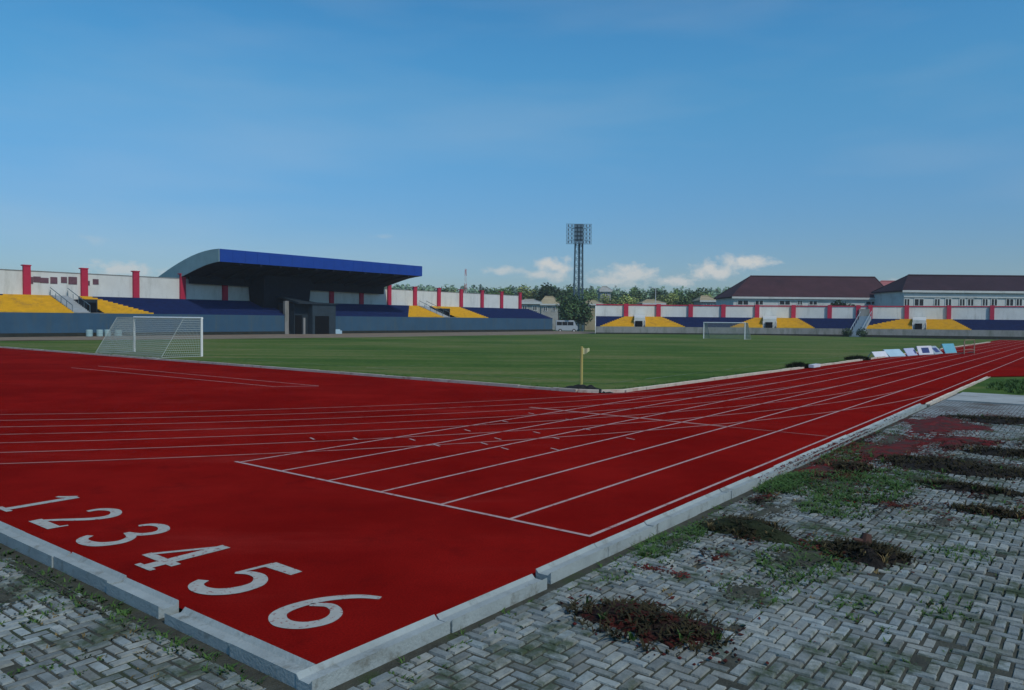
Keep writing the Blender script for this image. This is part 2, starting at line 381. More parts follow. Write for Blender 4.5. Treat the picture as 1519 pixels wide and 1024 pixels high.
# pitch, gravel strip, pale slab
pm = MB(); pm.poly([P(*q, .012) for q in [(23.3, 14.9), (23.6, 14.2), (24.4, 13.7), (60, 13.05), (128, 12.6), (150, 14), (150, 60), (128, 78), (112, 80), (60, 80), (30, 86), (23.3, 90)]])
pitch = tag(pm.build('football_pitch', M['pitch']), kind='structure')
fg = MB()
def fringe(s, t, n, ds, dt):
    for _ in range(n):
        ss, tt = s + rnd.uniform(-ds, ds), t + abs(rnd.gauss(0, dt)); c = P(ss, tt, .01); hh = rnd.uniform(.04, .15); a = rnd.uniform(0, 6.28); d = Vector((math.cos(a), math.sin(a), 0)); sd_ = Vector((-d.y, d.x, 0)) * .012
        fg.add([c - sd_, c + sd_, c + d * hh * .7 + Vector((0, 0, hh))], [(0, 1, 2)])
for k in range(60): fringe(24.6 + k * .6, 13.78 - k * .6 * .0185, 60, .35, .25)
for k in range(70):
    for _ in range(40):
        ss, tt = 23.5 + abs(rnd.gauss(0, .3)), 14.9 + k * .6 + rnd.uniform(-.3, .3); c = P(ss, tt, .01); hh = rnd.uniform(.04, .15); a = rnd.uniform(0, 6.28); d = Vector((math.cos(a), math.sin(a), 0)); sd_ = Vector((-d.y, d.x, 0)) * .012
        fg.add([c - sd_, c + sd_, c + d * hh * .7 + Vector((0, 0, hh))], [(0, 1, 2)])
tag(fg.build('grass_fringe', M['blade']), 'uncut grass fringe along the pitch kerb', 'grass', kind='stuff')
pl = MB()
for q in ([(27, 15.9), (27, 80)], [(27, 15.9), (110, 15.9)], [(110, 15.9), (110, 80)], [(27, 30), (43.5, 30), (43.5, 71), (27, 71)], [(68.5, 15.9), (68.5, 80)], [(110, 28), (93.5, 28), (93.5, 68), (110, 68)]):
    ribbon(pl, q, .08, .022)
M['pitchline'] = mat('pitch_line_chalk', (.20, .26, .15), .9, .3, 1.5, stain=(.05, .10, .02), stain_scale=.8, stain_lo=.4, stain_hi=.6, spec=.1)
build_split(pl, 'pitch_line', M['pitchline'], pitch)
gm = MB(); gm.poly([P(*q, .018) for q in [(29, 88), (45, 83), (70, 79.5), (110, 79), (150, 79), (150, 101.5), (20, 101.5), (22, 96)]])
tag(gm.build('gravel_path', M['gravel']), kind='structure')

# inner kerb between track and pitch
ik = MB()
def kerbrun(mb, pts, w, z0, z1, step=1.0, gap=.012, jit=.006):
    for (a, b) in zip(pts, pts[1:]):
        a, b = Vector(a), Vector(b); L_ = (b - a).length; d = (b - a).normalized(); nn = Vector((-d.y, d.x)); k = 0
        while k < L_ - .05:
            e = min(k + step, L_); j = rnd.uniform(-jit, jit); zz = z1 + rnd.uniform(-jit, jit); bev = min(.03, w * .2)
            p, q = a + d * (k + gap / 2) + nn * j, a + d * (e - gap / 2) + nn * j
            prof = [(0, z0), (0, zz - bev), (bev, zz), (w - bev, zz), (w, zz - bev), (w, z0)]
            A = [P(p.x + nn.x * o, p.y + nn.y * o, z) for o, z in prof]; B = [P(q.x + nn.x * o, q.y + nn.y * o, z) for o, z in prof]
            n = len(prof)
            mb.add(A + B, [(i, i + 1, n + i + 1, n + i) for i in range(n - 1)] + [tuple(range(n))[::-1], tuple(range(n, 2 * n))])
            k = e
kerbrun(ik, [(23.3, 88), (23.3, 14.9), (23.6, 14.2), (24.4, 13.7), (60, 13.05), (128, 12.6)], -.16, -.05, .07, 1.5, .02, .012)
tag(ik.build('inner_kerb', M['innerkerb']), kind='structure')

# outer kerbs of the chute corner
ok = MB()
PZ = -.03                                                   # level of the block paving
kerbrun(ok, [(7.35, KT), (27.0, KT)], -.185, PZ - .05, .035, 1.2, .014, .008)
kerbrun(ok, [(6.22, KT - .01), (7.35, KT)], -.185, PZ - .05, .035, 1.2, .0, .0)
kerbrun(ok, [(3.3, KT - .02), (6.10, KT - .05)], -.185, PZ - .05, .03, 1.42, .016, .01)
tag(ok.build('kerb', M['kerb']), kind='structure')
okf = MB(); kerbrun(okf, [(27.6, KT - .05), (44, KT - .1)], -.14, PZ - .05, .006, 1.2, .02, .012)
tag(okf.build('kerb', M['innerkerb']), kind='structure')
ok2 = MB()
kerbrun(ok2, [(KS, 17.0), (KS, 6.42)], -.185, PZ - .05, .035, 1.2, .014, .008)
kerbrun(ok2, [(KS - .03, 6.30), (KS - .03, 4.45)], -.185, PZ - .05, .02, 1.0, .02, .012)
tag(ok2.build('kerb', M['kerb']), kind='structure')

# block paving: every block is real geometry near the camera, a textured bed farther off
bed = MB(); bed.poly([P(*q, PZ - .017) for q in [(-8, 20), (KS - .1, 20), (KS - .1, KT - .1), (34, KT - .1), (33.5, -4), (30, -30), (-8, -30)]])
tag(bed.build('paving_bed', M['soil']), kind='structure')
pv = MB()
def in_view(s, t):
    w = P(s, t); return w.y > 2.0 and abs(w.x) < w.y * .72 + .8
def block(s, t, ls, lt, z, tone):
    c = .012; g = .006; s += rnd.uniform(-.004, .004); t += rnd.uniform(-.0035, .0035)
    a0, a1, b0, b1 = s + g, s + ls - g, t + g, t + lt - g
    tl = [rnd.uniform(-.004, .004) for _ in range(4)]
    lo = [P(a0, b0, z - .028), P(a1, b0, z - .028), P(a1, b1, z - .028), P(a0, b1, z - .028)]
    hi = [P(a0 + c, b0 + c, z + tl[0]), P(a1 - c, b0 + c, z + tl[1]), P(a1 - c, b1 - c, z + tl[2]), P(a0 + c, b1 - c, z + tl[3])]
    pv.add(lo + hi, [(4, 5, 6, 7), (0, 1, 5, 4), (1, 2, 6, 5), (2, 3, 7, 6), (3, 0, 4, 7)], tone)
def lay(s0, s1, t0, t1):
    """herringbone bond, 0.21 x 0.105 m blocks"""
    U = .105; nx, ny = int((s1 - s0) / U), int((t1 - t0) / U)
    for y in range(ny):
        for x in range(nx):
            m = (x - y) % 4; s, t = s0 + x * U, t0 + y * U
            if not in_view(s, t): continue
            if m == 0: ls, lt = (2 * U if x + 1 < nx else U), U
            elif m == 3: ls, lt = U, (2 * U if y + 1 < ny else U)
            elif m == 1 and x == 0 or m == 2 and y == 0: ls, lt = U, U
            else: continue
            big = mnoise.noise(Vector((s * .35, t * .35, 3))); sm = rnd.uniform(.64, 1.28) * (1 + .25 * big); tint = rnd.uniform(-.05, .05)
            z = PZ + .018 * mnoise.noise(Vector((s * .6, t * .6, 0))) + rnd.uniform(-.006, .006)
            if rnd.random() > .015: block(s, t, ls, lt, z, (sm * (1 + tint), sm, sm * (1 - tint)))
lay(2.0, 24, -5.2, KT - .26)
lay(-.6, KS - .26, KT - .26, 11.2)
tag(pv.build('block_paving', M['paver']), kind='structure')
# farther paving and slabs
def brick_mat():
    m, nt, b = new_mat('far_block_paving'); N, L = nt.nodes, nt.links
    tc = N.new('ShaderNodeTexCoord'); mp = N.new('ShaderNodeMapping'); mp.inputs['Rotation'].default_value = (0, 0, -(math.pi / 2 - TH))
    br = N.new('ShaderNodeTexBrick'); br.inputs['Scale'].default_value = 1; br.inputs['Brick Width'].default_value = .21; br.inputs['Row Height'].default_value = .105; br.inputs['Mortar Size'].default_value = .008
    br.inputs['Color1'].default_value = (.26, .28, .28, 1); br.inputs['Color2'].default_value = (.19, .21, .21, 1); br.inputs['Mortar'].default_value = (.05, .05, .04, 1)
    nz = N.new('ShaderNodeTexNoise'); nz.inputs['Scale'].default_value = .7; nz.inputs['Detail'].default_value = 8
    r = N.new('ShaderNodeMapRange'); r.inputs[1].default_value = .5; r.inputs[2].default_value = .68
    mx = N.new('ShaderNodeMix'); mx.data_type = 'RGBA'; mx.inputs['B'].default_value = (.09, .075, .06, 1)
    L.new(tc.outputs['Object'], mp.inputs[0]); L.new(mp.outputs[0], br.inputs['Vector']); L.new(tc.outputs['Object'], nz.inputs['Vector'])
    L.new(nz.outputs['Fac'], r.inputs[0]); L.new(r.outputs[0], mx.inputs['Factor']); L.new(br.outputs['Color'], mx.inputs['A']); L.new(mx.outputs['Result'], b.inputs['Base Color'])
    b.inputs['Roughness'].default_value = .9; b.inputs['Specular IOR Level'].default_value = .2
    return m
fp = MB(); fp.poly([P(*q, PZ + .004) for q in [(24.0, KT - .25), (33.0, KT - .25), (33, -30), (24.0, -30)]])
fp.poly([P(*q, PZ + .004) for q in [(24.0, -5.2), (24.0, -30), (2, -30), (2, -5.2)]])
tag(fp.build('far_block_paving', brick_mat()), kind='structure')
sl = MB(); sl.st(29.5, 33.2, -14, KT - .4, PZ - .02, PZ + .05)
tag(sl.build('concrete_slab_path', M['pale_slab']), kind='structure')
# ---------------------------------------------------------------- weeds and debris on the paving
def blades(mb, s, t, z, n, h, spread, lean=.6, w=.012):
    for _ in range(n):
        a = rnd.uniform(0, 6.283); r = spread * rnd.random() ** .7
        b = P(s + r * math.cos(a), t + r * math.sin(a), z)
        d = Vector((math.cos(a + rnd.uniform(-1, 1)), math.sin(a + rnd.uniform(-1, 1)), 0))
        hh = h * rnd.uniform(.4, 1.0); ww = w * rnd.uniform(.5, 1.2)
        side = Vector((-d.y, d.x, 0)) * ww
        m1 = b + d * hh * lean * .3 + Vector((0, 0, hh * .6)); tip = b + d * hh * lean + Vector((0, 0, hh * rnd.uniform(.75, 1)))
        mb.add([b - side, b + side, m1 + side * .8, m1 - side * .8, tip], [(0, 1, 2, 3), (3, 2, 4)])
def heap(mb, s, t, ra, rb, h, seed, z0=None, rot=0.0, rough=.5, clods=40):
    z0 = PZ if z0 is None else z0; n, k = 36, 9; vs = []
    for j in range(k + 1):
        q = j / k
        for i in range(n):
            a = 6.2832 * i / n
            rr = q * (1 + rough * mnoise.noise(Vector((math.cos(a) * 1.3, math.sin(a) * 1.3, seed))) + .5 * rough * mnoise.noise(Vector((math.cos(a) * 4, math.sin(a) * 4, seed + 5))))
            x, y = rr * ra * math.cos(a), rr * rb * math.sin(a)
            x, y = x * math.cos(rot) - y * math.sin(rot), x * math.sin(rot) + y * math.cos(rot)
            zz = h * (1 - q * q) * (1 + .55 * mnoise.noise(Vector((x * 5, y * 5, seed)))) + .02 * mnoise.noise(Vector((x * 22, y * 22, seed))) * (1 - q)
            vs.append(P(s + x, t + y, z0 - .02 + max(0, zz) + .02 * (1 - q)))
    fs = [(j * n + i, j * n + (i + 1) % n, (j + 1) * n + (i + 1) % n, (j + 1) * n + i) for j in range(k) for i in range(n)]
    mb.add(vs, fs)
    for _ in range(clods):
        a = rnd.uniform(0, 6.283); q = rnd.uniform(.5, 1.35); r = rnd.uniform(.008, .024)
        x, y = q * ra * math.cos(a), q * rb * math.sin(a)
        x, y = x * math.cos(rot) - y * math.sin(rot), x * math.sin(rot) + y * math.cos(rot)
        c = P(s + x, t + y, z0 + r * .4 + (h * (1 - q * q) * .8 if q < 1 else 0))
        o = [c + Vector((r * rnd.uniform(.7, 1.3) * dx, r * rnd.uniform(.7, 1.3) * dy, r * .8 * dz)) for dx, dy, dz in ((1, 0, 0), (0, 1, 0), (-1, 0, 0), (0, -1, 0), (0, 0, 1), (0, 0, -1))]
        mb.add(o, [(0, 1, 4), (1, 2, 4), (2, 3, 4), (3, 0, 4), (1, 0, 5), (2, 1, 5), (3, 2, 5), (0, 3, 5)])

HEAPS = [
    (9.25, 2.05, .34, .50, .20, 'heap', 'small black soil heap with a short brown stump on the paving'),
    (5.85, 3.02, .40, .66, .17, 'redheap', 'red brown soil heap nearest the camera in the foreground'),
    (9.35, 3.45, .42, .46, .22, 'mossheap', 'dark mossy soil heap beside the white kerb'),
    (15.9, 2.2, .75, 1.5, .14, 'heap', 'long low black patch across the paving behind the weeds'),  # dark streaks here and below: low near-black mounds
    (18.4, 1.2, .55, 1.3, .12, 'heap', 'low black patch at the right edge between grey paving and slab path'),
    (14.0, 1.6, .28, .75, .10, 'heap', 'thin dark streak in front of the long black patch'),
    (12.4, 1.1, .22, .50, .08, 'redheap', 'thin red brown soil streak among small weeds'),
    (24.5, 1.6, .8, 1.8, .14, 'heap', 'low dark bank lying before the pale slab path'),
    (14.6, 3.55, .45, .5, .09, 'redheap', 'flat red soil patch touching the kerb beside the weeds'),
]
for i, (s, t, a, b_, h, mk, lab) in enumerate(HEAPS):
    root = thing('low_heap', lab, 'soil heap', P(s, t, PZ), 'soil heaps on the paving')
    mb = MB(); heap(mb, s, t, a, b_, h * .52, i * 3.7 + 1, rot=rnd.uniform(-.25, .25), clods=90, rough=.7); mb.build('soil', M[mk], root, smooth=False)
    mb = MB()
    for _ in range(int(110 + 50 * a * b_ / .2)):
        an = rnd.uniform(0, 6.28); q = rnd.random() ** .6 * 1.1
        blades(mb, s + a * q * math.cos(an), t + b_ * q * math.sin(an), PZ - .01 + h * .5 * max(0, 1 - q * q), 4, .085, .04, 1.6, .011)
    tag(mb.build('dead_grass', M['deadblade'], root), kind='stuff')
    for j in range(7):
        bl = MB(); an = (j + rnd.uniform(.2, .8)) * .898; q = rnd.uniform(.5, 1.05)
        blades(bl, s + a * q * math.cos(an), t + b_ * q * math.sin(an), PZ + .01, 9, .12, .03)
        bl.build('weed_tuft', M['blade' if i % 2 else 'dryblade'], root)
    if i == 0:
        st_ = MB(); c = P(s + .08, t + .02, 0)
        st_.bar(c + Vector((0, 0, PZ + .08)), c + Vector((.03, .02, PZ + .21)), .07, 9, .05)
        st_.bar(c + Vector((0, 0, PZ + .12)), c + Vector((-.15, -.03, PZ + .16)), .03, 7, .016)
        st_.build('stump', M['timber'], root)

# weeds growing in the joints: ground cover nobody could count
WE = MB(); DR = MB()
def weed_zone(mb, s, t, ra, rb, n, h, nb=7, w=.012):
    for _ in range(n):
        a = rnd.uniform(0, 6.283); r = rnd.random() ** .5
        ss, tt = s + ra * r * math.cos(a), t + rb * r * math.sin(a)
        if tt > KT - .22 and ss > KS - .2: continue
        blades(mb, ss, tt, PZ - .02, nb, h * .62 * rnd.uniform(.5, 1.2), .05, 1.3, w * .8)
for z in ((12.9, 3.2, 1.3, 1.0, 700, .16), (12.4, 4.0, .9, .3, 260, .17), (14.2, 2.6, 1.0, .8, 260, .14), (8.6, 2.5, .9, .5, 150, .13), (8.3, 3.95, .8, .25, 200, .13), (11.2, 2.9, .5, .5, 130, .14), (9.9, 1.2, .35, .35, 60, .13), (16.2, 3.9, 1.6, .4, 240, .15), (7.4, 3.9, .9, .28, 70, .10), (7.3, 2.55, .5, .4, 45, .10),
          (9.9, 3.9, 1.6, .3, 90, .09), (12.3, .95, .9, .6, 70, .12), (8.0, 1.1, .4, .3, 30, .10), (7.4, 1.75, .4, .25, 26, .09), (10.6, 1.6, 1.8, 1.5, 90, .08), (7.6, 2.6, 2.2, 1.8, 150, .06),
          (3.15, 7.6, .12, 3.0, 110, .10), (2.7, 8.3, .6, 1.2, 80, .09), (2.3, 6.6, .6, 1.2, 40, .07), (5.0, 4.0, 1.6, .2, 50, .07), (17.8, 3.9, 3.6, .4, 80, .12)):
    weed_zone(WE, *z)
tag(WE.build('weeds', M['blade']), 'low green weeds growing in the paving joints', 'weeds', kind='stuff')
for z in ((12.6, 3.0, 2.0, 1.3, 120, .09), (8.4, 2.6, 2.2, 1.6, 90, .06), (17, 2.6, 4, 1.6, 110, .10), (2.8, 7.6, .5, 2.5, 40, .07)):
    weed_zone(DR, *z)
tag(DR.build('dry_weeds', M['dryblade']), 'brown dried weeds scattered over the paving', 'dry weeds', kind='stuff')
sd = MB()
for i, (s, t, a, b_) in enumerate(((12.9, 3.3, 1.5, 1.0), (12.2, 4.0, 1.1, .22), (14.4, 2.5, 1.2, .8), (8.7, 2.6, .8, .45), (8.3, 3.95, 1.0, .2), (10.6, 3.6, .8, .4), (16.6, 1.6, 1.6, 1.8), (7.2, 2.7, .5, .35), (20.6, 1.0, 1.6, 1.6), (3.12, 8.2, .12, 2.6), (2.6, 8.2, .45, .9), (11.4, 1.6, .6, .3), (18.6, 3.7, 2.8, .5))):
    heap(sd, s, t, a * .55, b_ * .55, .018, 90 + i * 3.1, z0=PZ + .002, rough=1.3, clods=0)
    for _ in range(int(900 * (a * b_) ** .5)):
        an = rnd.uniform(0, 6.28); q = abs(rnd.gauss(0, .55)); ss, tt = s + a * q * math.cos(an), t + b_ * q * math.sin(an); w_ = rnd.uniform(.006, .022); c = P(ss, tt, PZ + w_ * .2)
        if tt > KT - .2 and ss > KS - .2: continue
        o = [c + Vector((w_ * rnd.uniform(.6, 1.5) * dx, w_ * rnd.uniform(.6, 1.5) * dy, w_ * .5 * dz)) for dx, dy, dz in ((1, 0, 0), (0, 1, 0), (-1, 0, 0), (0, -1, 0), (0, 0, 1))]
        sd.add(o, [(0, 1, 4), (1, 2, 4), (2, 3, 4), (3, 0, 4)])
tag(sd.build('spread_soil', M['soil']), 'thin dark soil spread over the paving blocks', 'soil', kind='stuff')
# red rubber crumb spilt over kerb and paving
cr_ = MB()
def crumbs(s, t, ra, rb, n, lo=.007, hi=.024):
    for _ in range(n):
        a = rnd.uniform(0, 6.283); r = rnd.random() ** .8
        ss, tt = s + ra * r * math.cos(a), t + rb * r * math.sin(a)
        if tt > KT - .02: continue
        z = .03 if tt > KT - .25 else PZ
        q = rnd.uniform(lo, hi); c = P(ss, tt, z + q * .45)
        o = [c + Vector((q * rnd.uniform(.6, 1.4) * dx, q * rnd.uniform(.6, 1.4) * dy, q * .6 * dz)) for dx, dy, dz in ((1, 0, 0), (0, 1, 0), (-1, 0, 0), (0, -1, 0), (0, 0, 1))]
        cr_.add(o, [(0, 1, 4), (1, 2, 4), (2, 3, 4), (3, 0, 4)])
for z in ((17.2, 3.7, 2.6, 1.1, 2600), (14.6, 3.9, 1.6, .7, 1100), (22.5, 3.3, 2.4, 1.2, 1500), (19.5, 2.6, 1.6, .9, 900), (13.0, 3.2, 1.4, .9, 500), (7.25, 3.6, .12, .35, 120), (9, 2.6, 3, 1.6, 160, .004, .012), (16.5, 4.3, 4.5, .22, 900, .008, .022), (25.5, 2.2, 1.5, 2.2, 700)): crumbs(*z)
tag(cr_.build('rubber_crumb', M['crumb']), 'loose red rubber crumb spilt over kerb and paving', 'rubber crumb', kind='stuff')
crs = MB()
for i, (s, t, a, b_) in enumerate(((17.0, 3.5, 2.2, .75), (22.6, 3.3, 2.2, .9), (19.6, 2.5, 1.2, .8), (14.3, 3.9, 1.2, .35))):
    heap(crs, s, t, a, b_, .04, 40 + i * 2.3, rough=.9, clods=0)
tag(crs.build('crumb_drift', M['crumb']), 'thin drifts of red rubber crumb beside the kerb', 'rubber crumb', kind='stuff')
# leaf litter: dark and red-brown dead leaves lying in ragged drifts
M['litter'] = mat('dead_leaf_litter', (.022, .018, .015), .95, .6, 7, stain=(.085, .022, .017), stain_scale=1.6, stain_lo=.46, stain_hi=.58, spec=.05)
lt = MB()
for (s, t, ra, rb, n) in ((13.6, 3.4, 1.9, 1.0, 2200), (16.5, 2.4, 2.4, 1.9, 3600), (9.3, 2.4, .7, .8, 900), (9.4, 3.5, .6, .5, 700), (6.0, 3.0, .6, .8, 900), (12.0, 2.2, 1.2, 1.2, 900), (19.8, 2.0, 2.0, 2.0, 2600), (13.4, 1.3, .6, 1.1, 700), (24.2, 1.8, 1.6, 2.2, 1800), (11.0, 3.9, 1.6, .3, 500), (18.0, 4.1, 3.0, .35, 1500), (8.0, 3.3, 1.2, .9, 260)):
    for _ in range(n):
        a = rnd.uniform(0, 6.283); q = abs(rnd.gauss(0, .5)); ss, tt = s + ra * q * math.cos(a), t + rb * q * math.sin(a)
        if mnoise.noise(Vector((ss * 1.1, tt * 2.2, 8))) + rnd.uniform(-.25, .25) < -.05 or tt > KT - .02: continue
        zz = .034 if tt > KT - .22 else PZ
        w_ = rnd.uniform(.012, .038); c = P(ss, tt, zz + rnd.uniform(.004, .02)); a = rnd.uniform(0, 6.283); u_ = Vector((math.cos(a), math.sin(a), rnd.uniform(-.4, .4))) * w_; v_ = Vector((-math.sin(a), math.cos(a), rnd.uniform(-.4, .4))) * w_ * .55
        lt.quad(c - u_, c - v_, c + u_, c + v_)
tag(lt.build('leaf_litter', M['litter']), 'dark and red brown leaf litter strewn over the paving', 'leaf litter', kind='stuff')
# grass verge on the far right
vg = MB()
def verge(s, t, ra, rb, n, h):
    for _ in range(n):
        a = rnd.uniform(0, 6.283); r = rnd.random() ** .5
        blades(vg, s + ra * r * math.cos(a), t + rb * r * math.sin(a), -.06, 6, h * rnd.uniform(.6, 1.2), .12, .7, .02)
verge(38.5, 1.2, 5.0, 2.6, 900, .26); verge(37, -4, 4.5, 5, 700, .28)
tag(vg.build('grass_verge', M['blade']), 'rough green grass verge beyond the slab path', 'grass', kind='stuff')
vb = MB(); vb.poly([P(*q, -.022) for q in [(33.2, KT - .2), (44, KT - .2), (47, 2.1), (60, 1.1), (80, -30), (33.2, -30)]])
tag(vb.build('verge', M['pitch']), kind='structure')

# ---------------------------------------------------------------- goals, corner flag, boards
def net_sheet(mb, a, b, c, d, step, r):
    """square net between corners a-b (bottom) and d-c (top)"""
    a, b, c, d = map(Vector, (a, b, c, d))
    nu = max(2, int((b - a).length / step)); nv = max(2, int((d - a).length / step))
    for i in range(nu + 1): mb.bar(a.lerp(b, i / nu), d.lerp(c, i / nu), r, 3)
    for j in range(nv + 1): mb.bar(a.lerp(d, j / nv), b.lerp(c, j / nv), r, 3)
def goal(s, ta, tb, h, back, label, step=.16, r=.006):
    root = thing('football_goal', label, 'football goal', P(s, (ta + tb) / 2, 0), 'football goals on the pitch')
    for t in (ta, tb):
        m = MB(); m.bar(P(s, t, 0), P(s, t, h), .075, 10); m.build('post', M['whitemetal'], root, smooth=False)
    m = MB(); m.bar(P(s, ta - .06, h), P(s, tb + .06, h), .075, 10); m.build('crossbar', M['whitemetal'], root)
    for t in (ta, tb):
        m = MB(); m.bar(P(s, t, h), P(s + back * .45, t, h), .02, 6); m.bar(P(s + back * .45, t, h), P(s + back, t, 0.03), .02, 6); m.bar(P(s, t, .03), P(s + back, t, .03), .02, 6)
        m.build('net_frame', M['net'], root)
    m = MB()
    net_sheet(m, P(s + back, ta, .02), P(s + back, tb, .02), P(s + back * .45, tb, h), P(s + back * .45, ta, h), step, r)
    net_sheet(m, P(s, ta, h), P(s, tb, h), P(s + back * .45, tb, h), P(s + back * .45, ta, h), step, r)
    for t in (ta, tb): net_sheet(m, P(s, t, 0), P(s + back, t, 0.02), P(s + back * .45, t, h), P(s, t, h), step, r)
    m.build('net', M['net'], root)
goal(27, 46.2, 55.1, 2.5, -2.7, 'nearer white goal with its net in front of the left grandstand', .14, .011)
goal(110, 41.5, 47.9, 2.44, 2.6, 'farther white goal before the right grandstand', .2, .02)

root = thing('corner_flag', 'pale yellow corner flag pole standing at the pitch corner', 'corner flag', P(24.05, 15.25, 0))
fx = P(24.05, 15.25, 0)
m = MB(); m.bar(fx + Vector((0, 0, .02)), fx + Vector((0, 0, 1.62)), .058, 8, .05); m.build('pole', M['polepale'], root)
m = MB()
for j in range(6):
    for i in range(8):
        def fp_(a, b): return fx + Vector((.03 + a * .26, .03 * math.sin(a * 7), 1.60 - b * .26 * (1 - .55 * a) - .07 * a - .03 * math.sin(a * 5)))
        m.quad(fp_(i / 8, j / 6), fp_((i + 1) / 8, j / 6), fp_((i + 1) / 8, (j + 1) / 6), fp_(i / 8, (j + 1) / 6))
m.build('flag', M['flagpale'], root)
m = MB(); heap(m, 23.72, 14.95, .40, .95, .19, 77, z0=.02, rough=.5, clods=50)
tag(m.build('rubber_mat', M['rubber'], None, P(23.62, 14.85, 0)), 'black rubber mat heaped at the foot of the corner flag', 'rubber mat')

BD = [('bwhite', None, 'white low board at the near end of the board row'), ('bpale', None, 'pale blue low board next to the white end board'),
      ('blav', 'bnavy', 'lavender low board with a dark blue edge strip'), ('bwhite', 'bnavy', 'white low board with navy blue panel at the middle of the row'),
      ('bgrey', 'bnavy', 'grey low board with a dark panel before the cyan one'), ('bcyan', None, 'cyan low board near the far end of the row')]
bp0, bp1 = Vector((60.9, 13.15)), Vector((78.2, 10.1))
for i, (c1, c2, lab) in enumerate(BD):
    a = bp0.lerp(bp1, i / 6 + .008); b = bp0.lerp(bp1, (i + 1) / 6 - .008); d = (b - a).normalized(); nn = Vector((-d.y, d.x))
    root = thing('trackside_board', lab, 'board', P((a.x + b.x) / 2, (a.y + b.y) / 2, 0), 'low boards along the inside of the track')
    off = (.28, .5, .34, .22, .62, .3)[i]
    a = a + nn * (0, .12, -.1, .1, -.08, .05)[i]; b = b + nn * (.1, -.05, .12, -.1, .15, -.02)[i]
    def bq(mb, x0, x1, z0, z1, off0, off1, th=.04):
        A, B = a + (b - a) * x0, a + (b - a) * x1
        pts = []
        for z, o in ((z0, off0), (z1, off1)):
            pts += [P(A.x + nn.x * o, A.y + nn.y * o, z), P(B.x + nn.x * o, B.y + nn.y * o, z), P(B.x + nn.x * (o + th), B.y + nn.y * (o + th), z), P(A.x + nn.x * (o + th), A.y + nn.y * (o + th), z)]
        mb.hexa(pts)
    hh = (.46, .56, .60, .74, .66, .84)[i]
    m = MB(); bq(m, 0, 1, .05, hh, 0, off); m.build('panel', M[c1], root)
    if c2:
        x0, x1 = ((.82, .98), (.25, .75), (.3, .8))[(i - 2) % 3]
        m = MB(); bq(m, x0, x1, .16, hh - .14, -.01 + off * .18, -.012 + off * (hh - .14 - .05) / (hh - .05), .02); m.build('stripe_panel', M[c2], root)
    m = MB(); bq(m, .03, .07, .0, hh - .03, off + .34, off + .05, .04); bq(m, .93, .97, .0, hh - .03, off + .34, off + .05, .04); bq(m, .0, 1, .0, .05, .0, .0, .10); m.build('back_prop', M['bgrey'], root)
root = thing('timber_frame', 'bare tan timber frame at the far end of the board row', 'frame', P(78.0, 9.5, 0))
fa, fb = P(76.0, 9.3, 0), P(78.2, 8.8, 0)
for q in (fa, fb):
    m = MB(); m.bar(q, q + Vector((0, 0, 1.15)), .05, 4); m.build('upright', M['tanwood'], root)
for z in (.35, .8, 1.2):
    m = MB(); m.bar(fa + Vector((0, 0, z)), fb + Vector((0, 0, z)), .035, 4); m.build('rail', M['tanwood'], root)
m = MB(); m.bar(fa + Vector((0, 0, .1)), fa + Vector((.2, 1.3, .03)), .05, 4); m.build('foot', M['tanwood'], root)
m = MB(); m.bar(fb + Vector((0, 0, .1)), fb + Vector((.2, 1.3, .03)), .05, 4); m.build('foot', M['tanwood'], root)
# dark clumps of grass along the inner kerb
for (s, t, r, lab) in ((57.3, 13.5, .75, 'dark grass clump beside the low white board'), (44.6, 13.7, .6, 'dark grass clump at the pitch edge on the right')):
    m = MB()
    for _ in range(260):
        a = rnd.uniform(0, 6.28); q = rnd.random() ** .5
        blades(m, s + r * 1.6 * q * math.cos(a), t + r * q * math.sin(a), 0, 4, .42 * (1.2 - q * .6), .1, .6, .03)
    tag(m.build('grass_clump', M['mossheap'], None, P(s, t, 0)), lab, 'grass clump', 'dark grass clumps on the pitch edge')
m = MB(); m.st(44.3, 45.6, 12.72, 13.0, .05, .22); 
tag(m.build('concrete_block', M['bwhite'], None, P(44.9, 12.9, 0)), 'small white block on the inner kerb by the dark grass', 'block')

